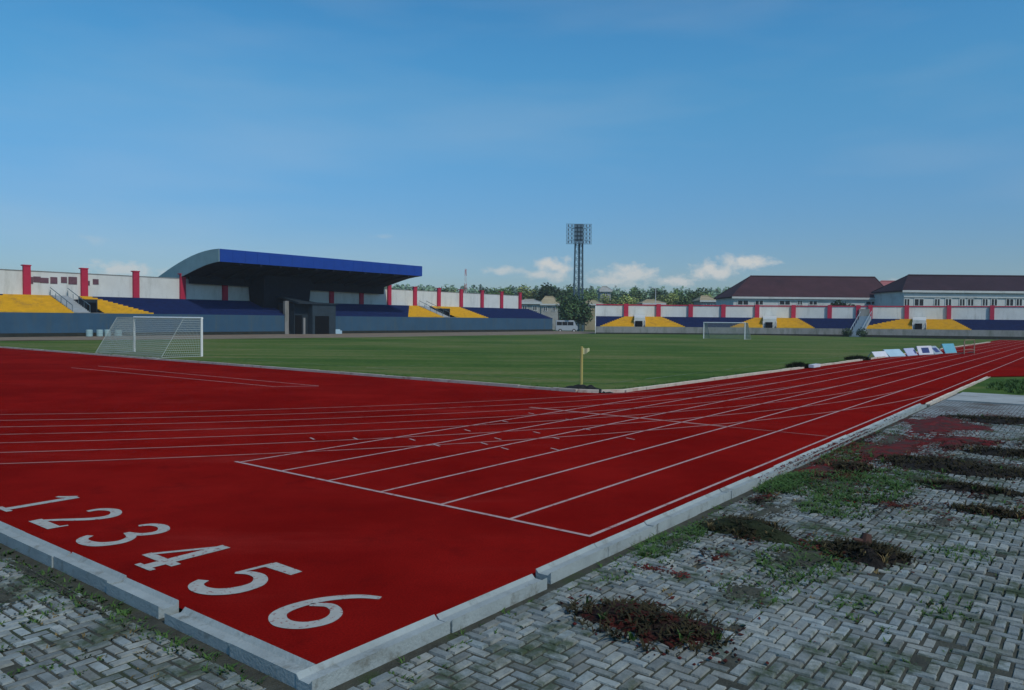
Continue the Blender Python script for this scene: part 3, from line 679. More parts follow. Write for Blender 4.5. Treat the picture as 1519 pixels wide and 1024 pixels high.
# ---------------------------------------------------------------- grandstands
def stand(root, front, back, l0, l1, zf, zb, rows, mounts, aisles, wallmat, step):
    """terraced stand: front(l)/back(l) give the ground line of first and last row; mounts are yellow fans, aisles are gaps"""
    def pt(l, q, z): p = front(l).lerp(back(l), q); return Vector((p.x, p.y, z))
    rise = (zb - zf) / rows
    def strips(mb, r, a, b):
        n = max(1, int((b - a) / step + .5)); z0, z1 = zf + rise * r, zf + rise * (r + 1); q0, q1 = r / rows, (r + 1) / rows
        for k in range(n):
            x, y = a + (b - a) * k / n, a + (b - a) * (k + 1) / n
            mb.quad(pt(x, q0, z0), pt(y, q0, z0), pt(y, q0, z1), pt(x, q0, z1))
            mb.quad(pt(x, q0, z1), pt(y, q0, z1), pt(y, q1, z1), pt(x, q1, z1))
    blue, yels = MB(), [MB() for _ in mounts]
    for r in range(rows):
        q = (r + .5) / rows
        cuts = []
        for i, (b0, b1, t0, t1) in enumerate(mounts): cuts.append((b0 + (t0 - b0) * q, b1 + (t1 - b1) * q, i))
        cuts.sort(); ais = sorted(aisles)
        segs = []; x = l0
        for (c0, c1, i) in cuts:
            c0, c1 = max(c0, l0), min(c1, l1)
            if c0 > x: segs.append((x, c0, None))
            segs.append((max(c0, x), c1, i)); x = c1
        if x < l1: segs.append((x, l1, None))
        for (a, b, i) in segs:
            parts = [(a, b)]
            for (a0, a1) in ais:
                parts = [w for (p, q_) in parts for w in ([(p, q_)] if a1 <= p or a0 >= q_ else [(p, a0)] * (a0 > p) + [(a1, q_)] * (a1 < q_))]
            for (p, q_) in parts:
                if q_ - p > .05: strips(blue if i is None else yels[i], r, p, q_)
    build_split(blue, 'blue_terrace', M['navy'], root)
    for yb in yels: build_split(yb, 'yellow_terrace', M['yellow'], root)
    return pt

# left grandstand, parallel to the straights
SF, SB = 101.0, 108.3
ZF, ZB, ZT, ZP = 2.92, 5.20, 8.20, 8.85
LE = 146.5
root = thing('grandstand', 'long grandstand on the left with blue grey front wall and canopy', 'grandstand', P(90, 105, 0))
fr = lambda l: P(l, SF); bk = lambda l: P(l, SB)
mounts = [(26.0, 52.3, 37.0, 47.0), (99.5, 123.0, 107.0, 122.0)]
aisles = [(42.0, 45.6), (109.5, 113.0), (73.7, 81.0)]
stand(root, fr, bk, 8, LE, ZF, ZB, 13, mounts, aisles, None, 8)
m = MB(); m.st(8, 73.55, SF, SF + .3, .46, ZF); m.build('front_wall', M['bluewall'], root)
m = MB(); m.st(81.2, LE, SF, SF + .3, .46, ZF); m.build('front_wall', M['bluewall'], root)
m = MB(); m.st(8, LE, SF - .12, SF + .2, -.3, .46); m.build('plinth', M['plinth'], root)
m = MB(); m.st(8, 143.2, SB, SB + .3, .0, ZT); m.build('back_wall', M['white_wall'], root)
m = MB(); m.st(LE - .3, LE, SF + .3, SB, -.3, ZF); m.build('end_wall', M['bluewall'], root)
m = MB(); m.st(8, LE, SF + .05, SF + .25, ZF, ZF + .07); m.build('wall_coping', M['greywall'], root)
m = MB(); m.st(8, 143.2, SB - .05, SB + .35, ZT, ZT + .10); m.build('wall_coping', M['greywall'], root)
k = 0
for i in range(19):
    s = 18.6 + 6.93 * i
    if s > 143.5: break
    w = .42
    m = MB(); m.st(s - w, s + w, SB - .35, SB, ZB - .35, ZP); m.st(s - w - .06, s + w + .06, SB - .41, SB + .36, ZP, ZP + .14); m.build('pillar', M['pillar'], root)
for (a0, a1) in aisles[:2]:
    m = MB(); n = 14
    for j in range(n):
        q0, q1 = j / n, (j + 1) / n
        m.st(a0 + .05, a1 - 1.5, SF + .3 + (SB - SF - .7) * q0, SF + .3 + (SB - SF - .7) * q1, 1.5, ZF + (ZB - ZF) * q1)
    m.build('aisle_steps', M['stair'], root)
    m = MB(); m.st(a1 - 1.5, a1 - .05, SF + 1.6, SB - .5, 1.5, 4.7); m.build('doorway', M['darkconc'], root)
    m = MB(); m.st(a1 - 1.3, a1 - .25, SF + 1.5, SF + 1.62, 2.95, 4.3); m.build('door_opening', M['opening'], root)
    m = MB()
    for s in (a0, a1 - 1.5):
        m.bar(P(s, SF + .4, ZF + 1.0), P(s, SB - .5, ZB + 1.0), .05, 5)
        for j in range(5): m.bar(P(s, SF + .4 + j * 1.6, ZF + (ZB - ZF) * j / 4.6 - .2), P(s, SF + .4 + j * 1.6, ZF + (ZB - ZF) * j / 4.6 + 1.0), .04, 5)
    m.build('handrail', M['steel'], root)
# dark plates on the upper wall at the far left (weathered lettering, no readable word left)
for u in (43, 55, 66, 80, 95, 108, 129, 142):
    s = s_on(u, SB); ww = rnd.uniform(.35, .6)
    m = MB(); m.st(s - ww, s + ww, SB - .06, SB - .003, 6.6 + rnd.uniform(0, .3), 7.3 + rnd.uniform(0, .5)); m.build('wall_plate', M['signplate'], root)
# entrance tunnel under the canopy
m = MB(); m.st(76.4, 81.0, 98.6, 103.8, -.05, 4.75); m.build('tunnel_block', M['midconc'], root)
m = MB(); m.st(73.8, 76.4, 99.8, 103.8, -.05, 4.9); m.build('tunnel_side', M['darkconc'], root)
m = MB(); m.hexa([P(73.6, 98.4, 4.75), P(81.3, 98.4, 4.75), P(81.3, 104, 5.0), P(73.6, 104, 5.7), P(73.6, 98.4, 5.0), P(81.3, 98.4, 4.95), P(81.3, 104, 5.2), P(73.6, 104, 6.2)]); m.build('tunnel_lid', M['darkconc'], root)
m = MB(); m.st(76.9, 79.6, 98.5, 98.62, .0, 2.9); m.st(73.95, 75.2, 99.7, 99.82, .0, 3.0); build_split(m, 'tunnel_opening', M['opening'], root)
m = MB(); m.st(75.4, 75.75, 99.55, 99.75, .0, 2.6); m.build('tunnel_post', M['greywall'], root)
m = MB(); m.st(72.9, 73.6, SF - .15, SF + .35, .0, 5.2); m.build('wall_end_post', M['greywall'], root)
# raker block carrying the canopy
m = MB(); m.hexa([P(71.5, 104.5, 3.0), P(80.0, 104.5, 3.0), P(80.0, 108, 4.0), P(71.5, 108, 4.0), P(71.2, 103.8, 9.2), P(80.3, 103.8, 9.2), P(80.3, 108.2, 8.3), P(71.2, 108.2, 8.3)])
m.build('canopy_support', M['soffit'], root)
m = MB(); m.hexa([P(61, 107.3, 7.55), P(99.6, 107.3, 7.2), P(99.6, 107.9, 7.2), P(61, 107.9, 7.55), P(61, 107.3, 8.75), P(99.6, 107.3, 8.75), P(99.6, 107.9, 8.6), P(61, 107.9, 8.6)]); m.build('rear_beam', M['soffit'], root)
# canopy: arched profile swept along s
RS0, RS1 = 60.0, 100.2
top = [(98.0, 12.12), (99.6, 12.10), (101.4, 11.98), (103.2, 11.75), (105, 11.43), (107, 10.98), (109, 10.45), (111, 9.85), (113, 9.2), (115.2, 8.45)]
bot = [(98.0, 10.35), (99.6, 10.22), (101.4, 9.98), (103.2, 9.62), (105, 9.20), (107, 8.72), (109, 8.25), (111, 7.85), (113, 7.62), (115.2, 7.55)]
n = len(top)
rf = MB()
A = [P(RS0, *q) for q in top]; B = [P(RS1, *q) for q in top]
rf.add(A + B, [(i, n + i, n + i + 1, i + 1) for i in range(n - 1)])
canopy = rf.build('canopy', M['roofsheet'], root)
sf = MB(); A = [P(RS0, a, z) for a, z in bot]; B = [P(RS1, a, z) for a, z in bot]
sf.add(A + B, [(i, i + 1, n + i + 1, n + i) for i in range(n - 1)])
sf.quad(P(RS0, 115.2, 7.55), P(RS1, 115.2, 7.55), P(RS1, 115.2, 8.45), P(RS0, 115.2, 8.45))
for j in range(1, 12):                                        # ribs under the soffit
    s = RS0 + (RS1 - RS0) * j / 12
    for i in range(n - 1):
        sf.hexa([P(s - .15, bot[i][0], bot[i][1] - .3), P(s + .15, bot[i][0], bot[i][1] - .3), P(s + .15, bot[i + 1][0], bot[i + 1][1] - .3), P(s - .15, bot[i + 1][0], bot[i + 1][1] - .3),
                 P(s - .15, bot[i][0], bot[i][1] + .05), P(s + .15, bot[i][0], bot[i][1] + .05), P(s + .15, bot[i + 1][0], bot[i + 1][1] + .05), P(s - .15, bot[i + 1][0], bot[i + 1][1] + .05)])
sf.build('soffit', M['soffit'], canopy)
fa_ = MB(); fa_.st(RS0, RS1, 97.88, 98.0, 10.35, 12.14)
for j in range(1, 20): fa_.st(RS0 + (RS1 - RS0) * j / 20 - .03, RS0 + (RS1 - RS0) * j / 20 + .03, 97.85, 97.88, 10.4, 12.1)
fa_.build('front_fascia', M['fascia'], canopy)
for sx, e in ((RS0, -.12), (RS1, .12)):
    ef = MB()
    for i in range(n - 1):
        ef.hexa([P(sx, bot[i][0], bot[i][1]), P(sx + e, bot[i][0], bot[i][1]), P(sx + e, bot[i + 1][0], bot[i + 1][1]), P(sx, bot[i + 1][0], bot[i + 1][1]),
                 P(sx, top[i][0], top[i][1] + .03), P(sx + e, top[i][0], top[i][1] + .03), P(sx + e, top[i + 1][0], top[i + 1][1] + .03), P(sx, top[i + 1][0], top[i + 1][1] + .03)])
    ef.build('end_fascia', M['endfascia'], canopy)

# right grandstand, curved behind the far goal
RW = [(884, 150), (1000, 152.5), (1180, 153), (1345, 150), (1560, 145)]
def rY(u):
    for (a, b) in zip(RW, RW[1:]):
        if u <= b[0]: return a[1] + (b[1] - a[1]) * (u - a[0]) / (b[0] - a[0])
    return RW[-1][1]
def rfront(u): d = ray(u, 470); k = rY(u) / d.y; return Vector((d.x * k, d.y * k, 0))
def rback(u): p = rfront(u); return p * (1 + 7.5 / p.length)
root = thing('grandstand', 'curved grandstand on the right with grey front wall and red capped white wall', 'grandstand', rfront(1200))
rm = [(889, 1018, 927, 981), (1082, 1210, 1119, 1183), (1266, 1443, 1338, 1412)]
ra = [(941, 957), (1132, 1152), (1354, 1374)]
RF, RB, RT = 1.45, 3.50, 5.75
pt = stand(root, rfront, rback, 884, 1558, RF, RB, 11, rm, ra, None, 16)
def curved(mb, u0, u1, q0, q1, z0, z1, du=14, dz=0):
    n = max(1, int((u1 - u0) / du + .5))
    for k in range(n):
        a, b = u0 + (u1 - u0) * k / n, u0 + (u1 - u0) * (k + 1) / n
        mb.hexa([pt(a, q0, z0), pt(b, q0, z0), pt(b, q1, z0), pt(a, q1, z0), pt(a, q0, z1 + dz * k / n), pt(b, q0, z1 + dz * (k + 1) / n), pt(b, q1, z1 + dz * (k + 1) / n), pt(a, q1, z1 + dz * k / n)])
m = MB(); curved(m, 884, 1558, -.03, .0, .25, RF); m.build('front_wall', M['greywall'], root)
m = MB(); curved(m, 884, 1558, -.05, -.005, -.3, .25); m.build('plinth', M['plinth'], root)
m = MB(); curved(m, 884, 1558, 1.0, 1.04, 0, RT, dz=.3); m.build('back_wall', M['white_wall'], root)
m = MB(); 
n_ = 48
for k in range(n_):
    a, b = 884 + 674 * k / n_, 884 + 674 * (k + 1) / n_; za, zb = RT + .3 * k / n_, RT + .3 * (k + 1) / n_
    m.hexa([pt(a, .985, za), pt(b, .985, zb), pt(b, 1.05, zb), pt(a, 1.05, za), pt(a, .985, za + .22), pt(b, .985, zb + .22), pt(b, 1.05, zb + .22), pt(a, 1.05, za + .22)])
m.build('wall_coping', M['pillar'], root)
for u in (928.7, 976.8, 1024.5, 1073, 1123, 1177, 1230.6, 1273, 1291, 1345, 1407.6, 1471.6, 1537):
    m = MB(); w = 3.3; z = RT + .3 * (u - 884) / 674
    m.hexa([pt(u - w, .94, RB - .3), pt(u + w, .94, RB - .3), pt(u + w, .998, RB - .3), pt(u - w, .998, RB - .3), pt(u - w, .94, z + .35), pt(u + w, .94, z + .35), pt(u + w, .998, z + .35), pt(u - w, .998, z + .35)])
    m.build('pillar', M['pillar'], root)
for (a, b) in ra:                                               # vomitories: pale box with a dark doorway
    m = MB(); m.hexa([pt(a, .25, 1.0), pt(b, .25, 1.0), pt(b, .97, 1.0), pt(a, .97, 1.0), pt(a, .25, 3.25), pt(b, .25, 3.25), pt(b, .97, 3.9), pt(a, .97, 3.9)]); m.build('doorway', M['palewall'], root)
    c, w = (a + b) / 2 - 1, 5.2
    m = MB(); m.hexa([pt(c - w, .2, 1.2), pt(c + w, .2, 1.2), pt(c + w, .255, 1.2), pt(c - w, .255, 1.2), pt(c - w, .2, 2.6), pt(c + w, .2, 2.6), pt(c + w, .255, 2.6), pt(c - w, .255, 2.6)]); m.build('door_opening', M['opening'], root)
    m = MB()
    for uu in (a, b): m.bar(pt(uu, .02, RF + .9), pt(uu, .25, RF + 1.3), .05, 5); m.bar(pt(uu, .02, RF - .1), pt(uu, .02, RF + .9), .05, 5); m.bar(pt(uu, .24, RF), pt(uu, .24, RF + 1.3), .05, 5)
    m.build('handrail', M['palemetal'], root)
m = MB(); m.hexa([pt(883, -.03, -.3), pt(884, -.03, -.3), pt(884, 1.04, -.3), pt(883, 1.04, -.3), pt(883, -.03, RF), pt(884, -.03, RF), pt(884, 1.04, RT), pt(883, 1.04, RT)]); m.build('end_wall', M['white_wall'], root)

# outside stair leaning on the right stand, with railings
root = thing('access_stair', 'pale blue grey stair climbing to the red gate of the right grandstand', 'stair', rfront(1272) * .985)
sa, sb = atY(1268, 498, 145.5), rback(1282); sa.z = 0; sb = Vector((sb.x, sb.y - .8, 4.0))
dx = (sb - sa); side = Vector((dx.y, -dx.x, 0)).normalized() * 1.0
m = MB(); n = 16
for j in range(n):
    a, b = sa.lerp(sb, j / n), sa.lerp(sb, (j + 1) / n)
    m.hexa([Vector((*(a - side).xy, max(-.05, b.z - 1.1))), Vector((*(a + side).xy, max(-.05, b.z - 1.1))), Vector((*(b + side).xy, max(-.05, b.z - 1.1))), Vector((*(b - side).xy, max(-.05, b.z - 1.1))),
            Vector((*(a - side).xy, b.z)), Vector((*(a + side).xy, b.z)), Vector((*(b + side).xy, b.z)), Vector((*(b - side).xy, b.z))])
m.build('steps', M['bgrey'], root)
for sg in (-1, 1):
    m = MB(); m.bar(sa + side * sg + Vector((0, 0, 1)), sb + side * sg + Vector((0, 0, 1)), .06, 5)
    for j in range(7):
        q = sa.lerp(sb, j / 6) + side * sg; m.bar(q + Vector((0, 0, -.1)), q + Vector((0, 0, 1.0)), .05, 5)
    m.build('handrail', M['bgrey'], root)
m = MB(); m.hexa([pt(1274, .9, 3.2), pt(1290, .9, 3.2), pt(1290, .935, 3.2), pt(1274, .935, 3.2), pt(1274, .9, 5.5), pt(1290, .9, 5.5), pt(1290, .935, 5.5), pt(1274, .935, 5.5)]); m.build('gate', M['greywall'], root)

for u, v, Yd, lab in ((1257, 496.5, 146, 'dark round shrub left of the pale stair foot'), (1278, 501, 141, 'dark round shrub right of the pale stair foot nearer the pitch')):
    b = atY(u, v, Yd); b.z = -.1; root = thing('shrub', lab, 'shrub', b, 'dark shrubs at the stair foot')
    m = MB(); m.bar(b, b + Vector((0, 0, .8)), .08, 6); m.build('stem', M['bark'], root)
    m = MB(); r4 = random.Random(int(u))
    for _ in range(420):
        d = Vector((r4.gauss(0, 1), r4.gauss(0, 1), r4.gauss(0, 1))).normalized() * r4.random() ** .4
        p = b + Vector((d.x * 1.15, d.y * 1.1, .95 + d.z * .95)); n_ = (d + Vector((r4.gauss(0, .4), r4.gauss(0, .4), .3))).normalized(); uu = n_.orthogonal().normalized(); ww_ = n_.cross(uu); q = r4.uniform(.08, .2); t_ = r4.uniform(.5, .9)
        m.quad(p - uu * q, p - ww_ * q * .6, p + uu * q, p + ww_ * q * .6, (t_, t_, t_))
    m.build('foliage', M['leaf_dark'], root)
# pale drums along the foot of the left wall, one small box farther on
for i, u in enumerate((132, 147.5, 159, 175)):
    s = s_on(u, 99.6); c = P(s, 99.6, .02)
    lab = ('pale teal drum at the left end of the row under the blue wall', 'pale teal drum second from the left under the blue wall', 'pale teal drum third from the left under the blue wall', 'larger pale teal drum at the right end of the row near the goal net')[i]
    m = MB(); q = 1.15 if i == 3 else 1.0
    m.lathe(c, [(.36 * q, 0), (.38 * q, .05), (.38 * q, .40), (.41 * q, .42), (.38 * q, .45), (.38 * q, .78), (.35 * q, .84), (.1, .85)], 14)
    tag(m.build('water_drum', M['drum'], None, c, smooth=False), lab, 'drum', 'drums along the foot of the wall')
m = MB(); s = s_on(500, 99.8); m.st(s - .8, s + .8, 99.5, 100.2, .02, .55); m.st(s - .5, s + .5, 99.6, 100.1, .55, .75)
tag(m.build('equipment_box', M['bpale'], None, P(s, 99.8, 0)), 'small pale box beside the dark tunnel block', 'box')

# ---------------------------------------------------------------- floodlight tower, masts, van
tb = Vector((17.4, 202.5, -.3)); HT = 27.9
root = thing('floodlight_tower', 'tall grey lattice floodlight tower beyond the pitch', 'floodlight tower', tb)
def leg(k, z): w = 1.25 - .35 * z / HT; return tb + Vector(((-w, w, w, -w)[k], (-w, -w, w, w)[k], z))
for k in range(4):
    m = MB(); m.bar(leg(k, 0), leg(k, HT - .4), .17, 6, .14); m.build('mast_leg', M['steel'], root)
m = MB(); nb = 16
for j in range(nb):
    z0, z1 = HT * j / nb, HT * (j + 1) / nb
    for k in range(4):
        q = (k + 1) % 4
        m.bar(leg(k, z0), leg(q, z1), .06, 4); m.bar(leg(q, z0), leg(k, z1), .06, 4); m.bar(leg(k, z1), leg(q, z1), .06, 4)
m.build('bracing', M['steel'], root)
m = MB(); m.box(tb + Vector((0, -.2, HT - 3.2)), (.18, 0, 0), (0, .18, 0), (0, 0, 3.0))
m.box(tb + Vector((.1, 0, 12)), (.28, 0, 0), (0, .1, 0), (0, 0, 12)); m.build('ladder', M['steel'], root)
hc = tb + Vector((-.15, -1.5, HT - 2.4))
m = MB()
for i in range(8): x = -3.25 + 6.5 * i / 7; m.bar(hc + Vector((x, 0, -2.6)), hc + Vector((x, 0, 2.6)), .06, 4)
for j in range(6): z = -2.6 + 5.2 * j / 5; m.bar(hc + Vector((-3.35, 0, z)), hc + Vector((3.35, 0, z)), .06, 4)
for x in (-3, 3):
    for z in (-2, 2): m.bar(hc + Vector((x, 0, z)), tb + Vector((0, 0, HT - 2.4 + z * .5)), .06, 4)
m.build('head_frame', M['steel'], root)
lamp0 = None
for j in range(5):
    for i in range(7):
        x = -2.8 + 5.6 * i / 6; z = -2.1 + 4.2 * j / 4; c = hc + Vector((x, -.25, z)); w = .36 if 2 <= i <= 4 else .20
        m = MB(); m.hexa([c + Vector((-w * .7, .25, -.3)), c + Vector((w * .7, .25, -.3)), c + Vector((w * .7, .3, .3)), c + Vector((-w * .7, .3, .3)), c + Vector((-w, -.15, -.40)), c + Vector((w, -.15, -.40)), c + Vector((w, -.05, .34)), c + Vector((-w, -.05, .34))])
        m.build('lamp', M['lamp'], root)
m = MB(); m.box(hc + Vector((0, .7, .4)), (1.15, 0, 0), (0, .5, 0), (0, 0, 2.2)); m.build('service_cage', M['lamp'], root)

b = atY(690, 474, 300); b.z = -.3
root = thing('radio_mast', 'thin red and white lattice radio mast beyond the left grandstand', 'mast', b)
zt = atY(690, 399, 300).z + .3
for j in range(8):
    m = MB(); z0, z1 = zt * j / 8, zt * (j + 1) / 8
    for k in range(3):
        a = k * 2.094; r0 = .9 - .6 * j / 8; r1 = .9 - .6 * (j + 1) / 8; a2 = (k + 1) * 2.094
        p0 = b + Vector((r0 * math.cos(a), r0 * math.sin(a), z0)); p1 = b + Vector((r1 * math.cos(a), r1 * math.sin(a), z1)); p2 = b + Vector((r1 * math.cos(a2), r1 * math.sin(a2), z1))
        m.bar(p0, p1, .10, 4); m.bar(p0, p2, .06, 4)
    m.build('mast_section', M['redmetal' if j % 2 else 'palemetal'], root)
for u, v0, Yd, lab in ((972, 428, 172, 'thin pinkish lamp pole behind the right grandstand wall'),):
    b = atY(u, 470, Yd); b.z = -.3; z1 = atY(u, v0, Yd).z
    root = thing('lamp_pole', lab, 'lamp pole', b)
    m = MB(); m.bar(b, Vector((b.x, b.y, z1)), .11, 7, .07); m.build('pole', M['palemetal'], root)
    m = MB(); m.bar(Vector((b.x, b.y, z1 - .1)), Vector((b.x - 1.1, b.y - .4, z1 + .25)), .06, 5); m.build('arm', M['palemetal'], root)
    m = MB(); m.box(Vector((b.x - 1.3, b.y - .45, z1 + .25)), (.32, 0, 0), (0, .13, 0), (0, 0, .08)); m.build('lamp', M['lamp'], root)

# minibus parked under the tree
vc = Vector((13.1, 184, -.3)); root = thing('minibus', 'white minibus parked under the dark tree beside the floodlight tower', 'minibus', vc)
m = MB()
prof = [(-2.6, .45), (2.35, .45), (2.6, .8), (2.55, 1.5), (2.2, 1.7), (1.75, 2.75), (1.5, 2.9), (-2.4, 2.9), (-2.6, 2.7)]
n = len(prof); A = [vc + Vector((x, -1, z)) for x, z in prof]; B = [vc + Vector((x, 1, z)) for x, z in prof]
m.add(A + B, [tuple(range(n)), tuple(range(2 * n - 1, n - 1, -1))] + [(i, n + i, n + (i + 1) % n, (i + 1) % n) for i in range(n)]); m.build('body', M['vanwhite'], root)
for x0, x1 in ((-2.4, -1.2), (-1.1, .1), (.2, 1.55)):
    m = MB(); m.box(vc + Vector(((x0 + x1) / 2, -1.0, 2.1)), ((x1 - x0) / 2, 0, 0), (0, .02, 0), (0, 0, .42)); m.build('window', M['window'], root)
m = MB(); m.hexa([vc + Vector(q) for q in ((2.22, -.85, 1.74), (2.24, .85, 1.74), (1.80, .85, 2.7), (1.80, -.85, 2.7), (2.26, -.85, 1.76), (2.26, .85, 1.76), (1.83, .85, 2.72), (1.83, -.85, 2.72))]); m.build('windscreen', M['window'], root)
for x in (-1.6, 1.7):
    for y in (-.95, .95):
        m = MB(); c = vc + Vector((x, y, .42)); m.bar(c + Vector((0, -.12, 0)), c + Vector((0, .12, 0)), .42, 14); w_ = m.build('wheel', M['rubber'], root)
        m = MB(); m.bar(c + Vector((0, -.13, 0)), c + Vector((0, .13, 0)), .22, 10); m.build('rim', M['palemetal'], w_)

# ---------------------------------------------------------------- buildings behind the stands
def hip_house(name, lab, x0, x1, y0, y1, z_eave, z_ridge, rx0, rx1, ov, wallm, roofm, wins, z0=-.3, rot=0, band=None):
    c = Vector(((x0 + x1) / 2, (y0 + y1) / 2, z0)); root = thing(name, lab, 'building', c)
    ym = (y0 + y1) / 2
    m = MB(); m.hexa([Vector(q) for q in ((x0, y0, z0), (x1, y0, z0), (x1, y1, z0), (x0, y1, z0), (x0, y0, z_eave), (x1, y0, z_eave), (x1, y1, z_eave), (x0, y1, z_eave))]); m.build('wall', wallm, root)
    e = [Vector(q) for q in ((x0 - ov, y0 - ov, z_eave), (x1 + ov, y0 - ov, z_eave), (x1 + ov, y1 + ov, z_eave), (x0 - ov, y1 + ov, z_eave))]
    e2 = [q + Vector((0, 0, .28)) for q in e]; r0, r1 = Vector((rx0, ym, z_ridge)), Vector((rx1, ym, z_ridge))
    m = MB(); m.add(e + e2 + [r0, r1], [(3, 2, 1, 0), (0, 1, 5, 4), (1, 2, 6, 5), (2, 3, 7, 6), (3, 0, 4, 7), (4, 5, 9, 8), (5, 6, 9), (6, 7, 8, 9), (7, 4, 8)])
    roof = m.build('roof', roofm, root)
    m = MB(); m.box((e[0] + e[1]) / 2 + Vector((0, -.05, .0)), ((x1 - x0) / 2 + ov, 0, 0), (0, .045, 0), (0, 0, .24)); m.build('eave_board', M['palewall'], roof)
    m = MB(); m.bar(r0 + Vector((0, 0, .05)), r1 + Vector((0, 0, .05)), .22, 6)
    for a, b_ in ((e2[0], r0), (e2[3], r0), (e2[1], r1), (e2[2], r1)): m.bar(a, b_, .15, 5)
    m.build('ridge_tiles', roofm, roof)
    for (a, b_, za, zb) in wins:
        m = MB(); m.box(((a + b_) / 2, y0 - .02, (za + zb) / 2), ((b_ - a) / 2, 0, 0), (0, .03, 0), (0, 0, (zb - za) / 2)); w_ = m.build('window', M['window'], root)
        m = MB(); mt = .09
        for q in (a, (a + b_) / 2, b_): m.box((q, y0 - .06, (za + zb) / 2), (mt, 0, 0), (0, .05, 0), (0, 0, (zb - za) / 2 + mt))
        for q in (za - mt, zb + mt): m.box(((a + b_) / 2, y0 - .06, q), ((b_ - a) / 2 + mt, 0, 0), (0, .065, 0), (0, 0, mt * .9))
        m.build('frame', M['palewall'], w_)
    if band:
        m = MB(); m.box(((x0 + x1) / 2, y0 - .12, band), ((x1 - x0) / 2, 0, 0), (0, .12, 0), (0, 0, .14)); m.build('string_course', M['palewall'], root)
    return root
YA = 188.0; ka = YA / 195
def ux(u, v, Y): return atY(u, v, Y).x
def uz(u, v, Y): return atY(u, v, Y).z
wa = [(ux(u0, 450, YA), ux(u1, 450, YA), uz(u0, 452, YA), uz(u0, 446, YA)) for u0, u1 in ((1094, 1110), (1120, 1132), (1156, 1172), (1183, 1190), (1200, 1212), (1284, 1300), (1305, 1312))]
hip_house('school_building', 'long low building with a broad maroon hipped roof right of the tree line', ux(1088, 445, YA), ux(1322, 445, YA), YA, YA + 16, uz(1200, 442.5, YA - .8), uz(1200, 411.0, YA + 8), ux(1113, 411, YA + 8), ux(1298, 411, YA + 8), .5, M['palewall'], M['maroon'], wa, band=uz(1200, 446, YA))
YB = 174.0
wb_ = [(ux(u0, 449, YB), ux(u1, 449, YB), uz(u0, 453.5, YB), uz(u0, 444, YB)) for u0, u1 in ((1341, 1349), (1356, 1370), (1386, 1394), (1402, 1411), (1423, 1431), (1435, 1444), (1457, 1465), (1470, 1479), (1492, 1503), (1507, 1516), (1528, 1540), (1546, 1556))]
hip_house('school_building', 'white building with dark paired windows and near black roof on the far right', ux(1340, 445, YB), ux(1640, 445, YB), YB, YB + 14, uz(1430, 433, YB - .8), uz(1430, 409.5, YB + 7), ux(1347, 409, YB + 7), ux(1625, 409, YB + 7), .5, M['palewall'], M['darkroof'], wb_, band=uz(1430, 441, YB))
YC = 214.0
hip_house('rear_house', 'small house with a faded pink roof between the two maroon roofs', ux(1302, 430, YC), ux(1338, 430, YC), YC, YC + 9, uz(1320, 430, YC), uz(1320, 417.5, YC + 4), ux(1308, 418, YC + 4), ux(1330, 418, YC + 4), .6, M['palewall'], M['pinkroof'], [])
def house(lab, u0, u1, ve, vr, Y, wallm, roofm, dy=9, nw=2):
    x0, x1 = ux(u0, ve, Y), ux(u1, ve, Y); ze, zr = uz((u0 + u1) / 2, ve, Y), uz((u0 + u1) / 2, vr, Y); w = (x1 - x0)
    ws = [(x0 + w * (i + .3) / nw, x0 + w * (i + .7) / nw, ze - 1.9, ze - .7) for i in range(nw)]
    hip_house('village_house', lab, x0, x1, Y, Y + dy, ze, zr, x0 + w * .25, x1 - w * .25, .5, wallm, roofm, ws)['category'] = 'house'
house('white walled house with a pale pink roof at the end of the left grandstand', 771, 801, 450, 444.5, 205, M['housewall'], M['housewall'])
house('tan roofed house just left of the dark tree by the floodlight tower', 803, 828, 452, 440, 232, M['housewall'], M['tanroof'])
house('tall narrow pale house among the trees right of the floodlight tower', 891, 906, 432, 425, 262, M['housewall'], M['housewall'], 7, 1)
house('small tan roofed house behind the right grandstand wall left of the lamp pole', 955, 985, 451, 445, 215, M['housewall'], M['tanroof'])
house('small pale roofed house just left of the maroon roofed building', 1040, 1062, 447, 439, 225, M['housewall'], M['tanroof'])
house('low tan house directly right of the floodlight tower', 868, 892, 452, 446, 228, M['tanroof'], M['tanroof'])

# ---------------------------------------------------------------- trees
def crown(mb, c, rx, ry, rz, n, leaf, seed, lumps=9):
    r2 = random.Random(seed); L_ = []
    for _ in range(lumps):
        a = r2.uniform(0, 6.283); e = r2.uniform(-.5, 1); q = r2.uniform(.25, .75)
        L_.append((Vector((rx * q * math.cos(a) * math.cos(e), ry * q * math.sin(a) * math.cos(e), rz * q * math.sin(e))), r2.uniform(.32, .58), r2.uniform(.65, 1.4)))
    for _ in range(n):
        o, rr, tn = r2.choice(L_); d = Vector((r2.gauss(0, 1), r2.gauss(0, 1), r2.gauss(0, 1))).normalized() * (r2.random() ** .4) * rr
        p = Vector(c) + o + Vector((d.x * rx, d.y * ry, d.z * rz))
        nrm = Vector((d.x + r2.gauss(0, .5), d.y + r2.gauss(0, .5), abs(d.z) + r2.gauss(.5, .5))).normalized(); u = nrm.orthogonal().normalized(); w = nrm.cross(u)
        u, w = (u * math.cos(seed + _) + w * math.sin(seed + _)), (w * math.cos(seed + _) - u * math.sin(seed + _))
        s = leaf * r2.uniform(.6, 1.4); t_ = tn * r2.uniform(.75, 1.25)
        mb.quad(p - u * s, p - w * s * .6, p + u * s, p + w * s * .6, (t_ * r2.uniform(.9, 1.15), t_, t_ * r2.uniform(.8, 1.1)))
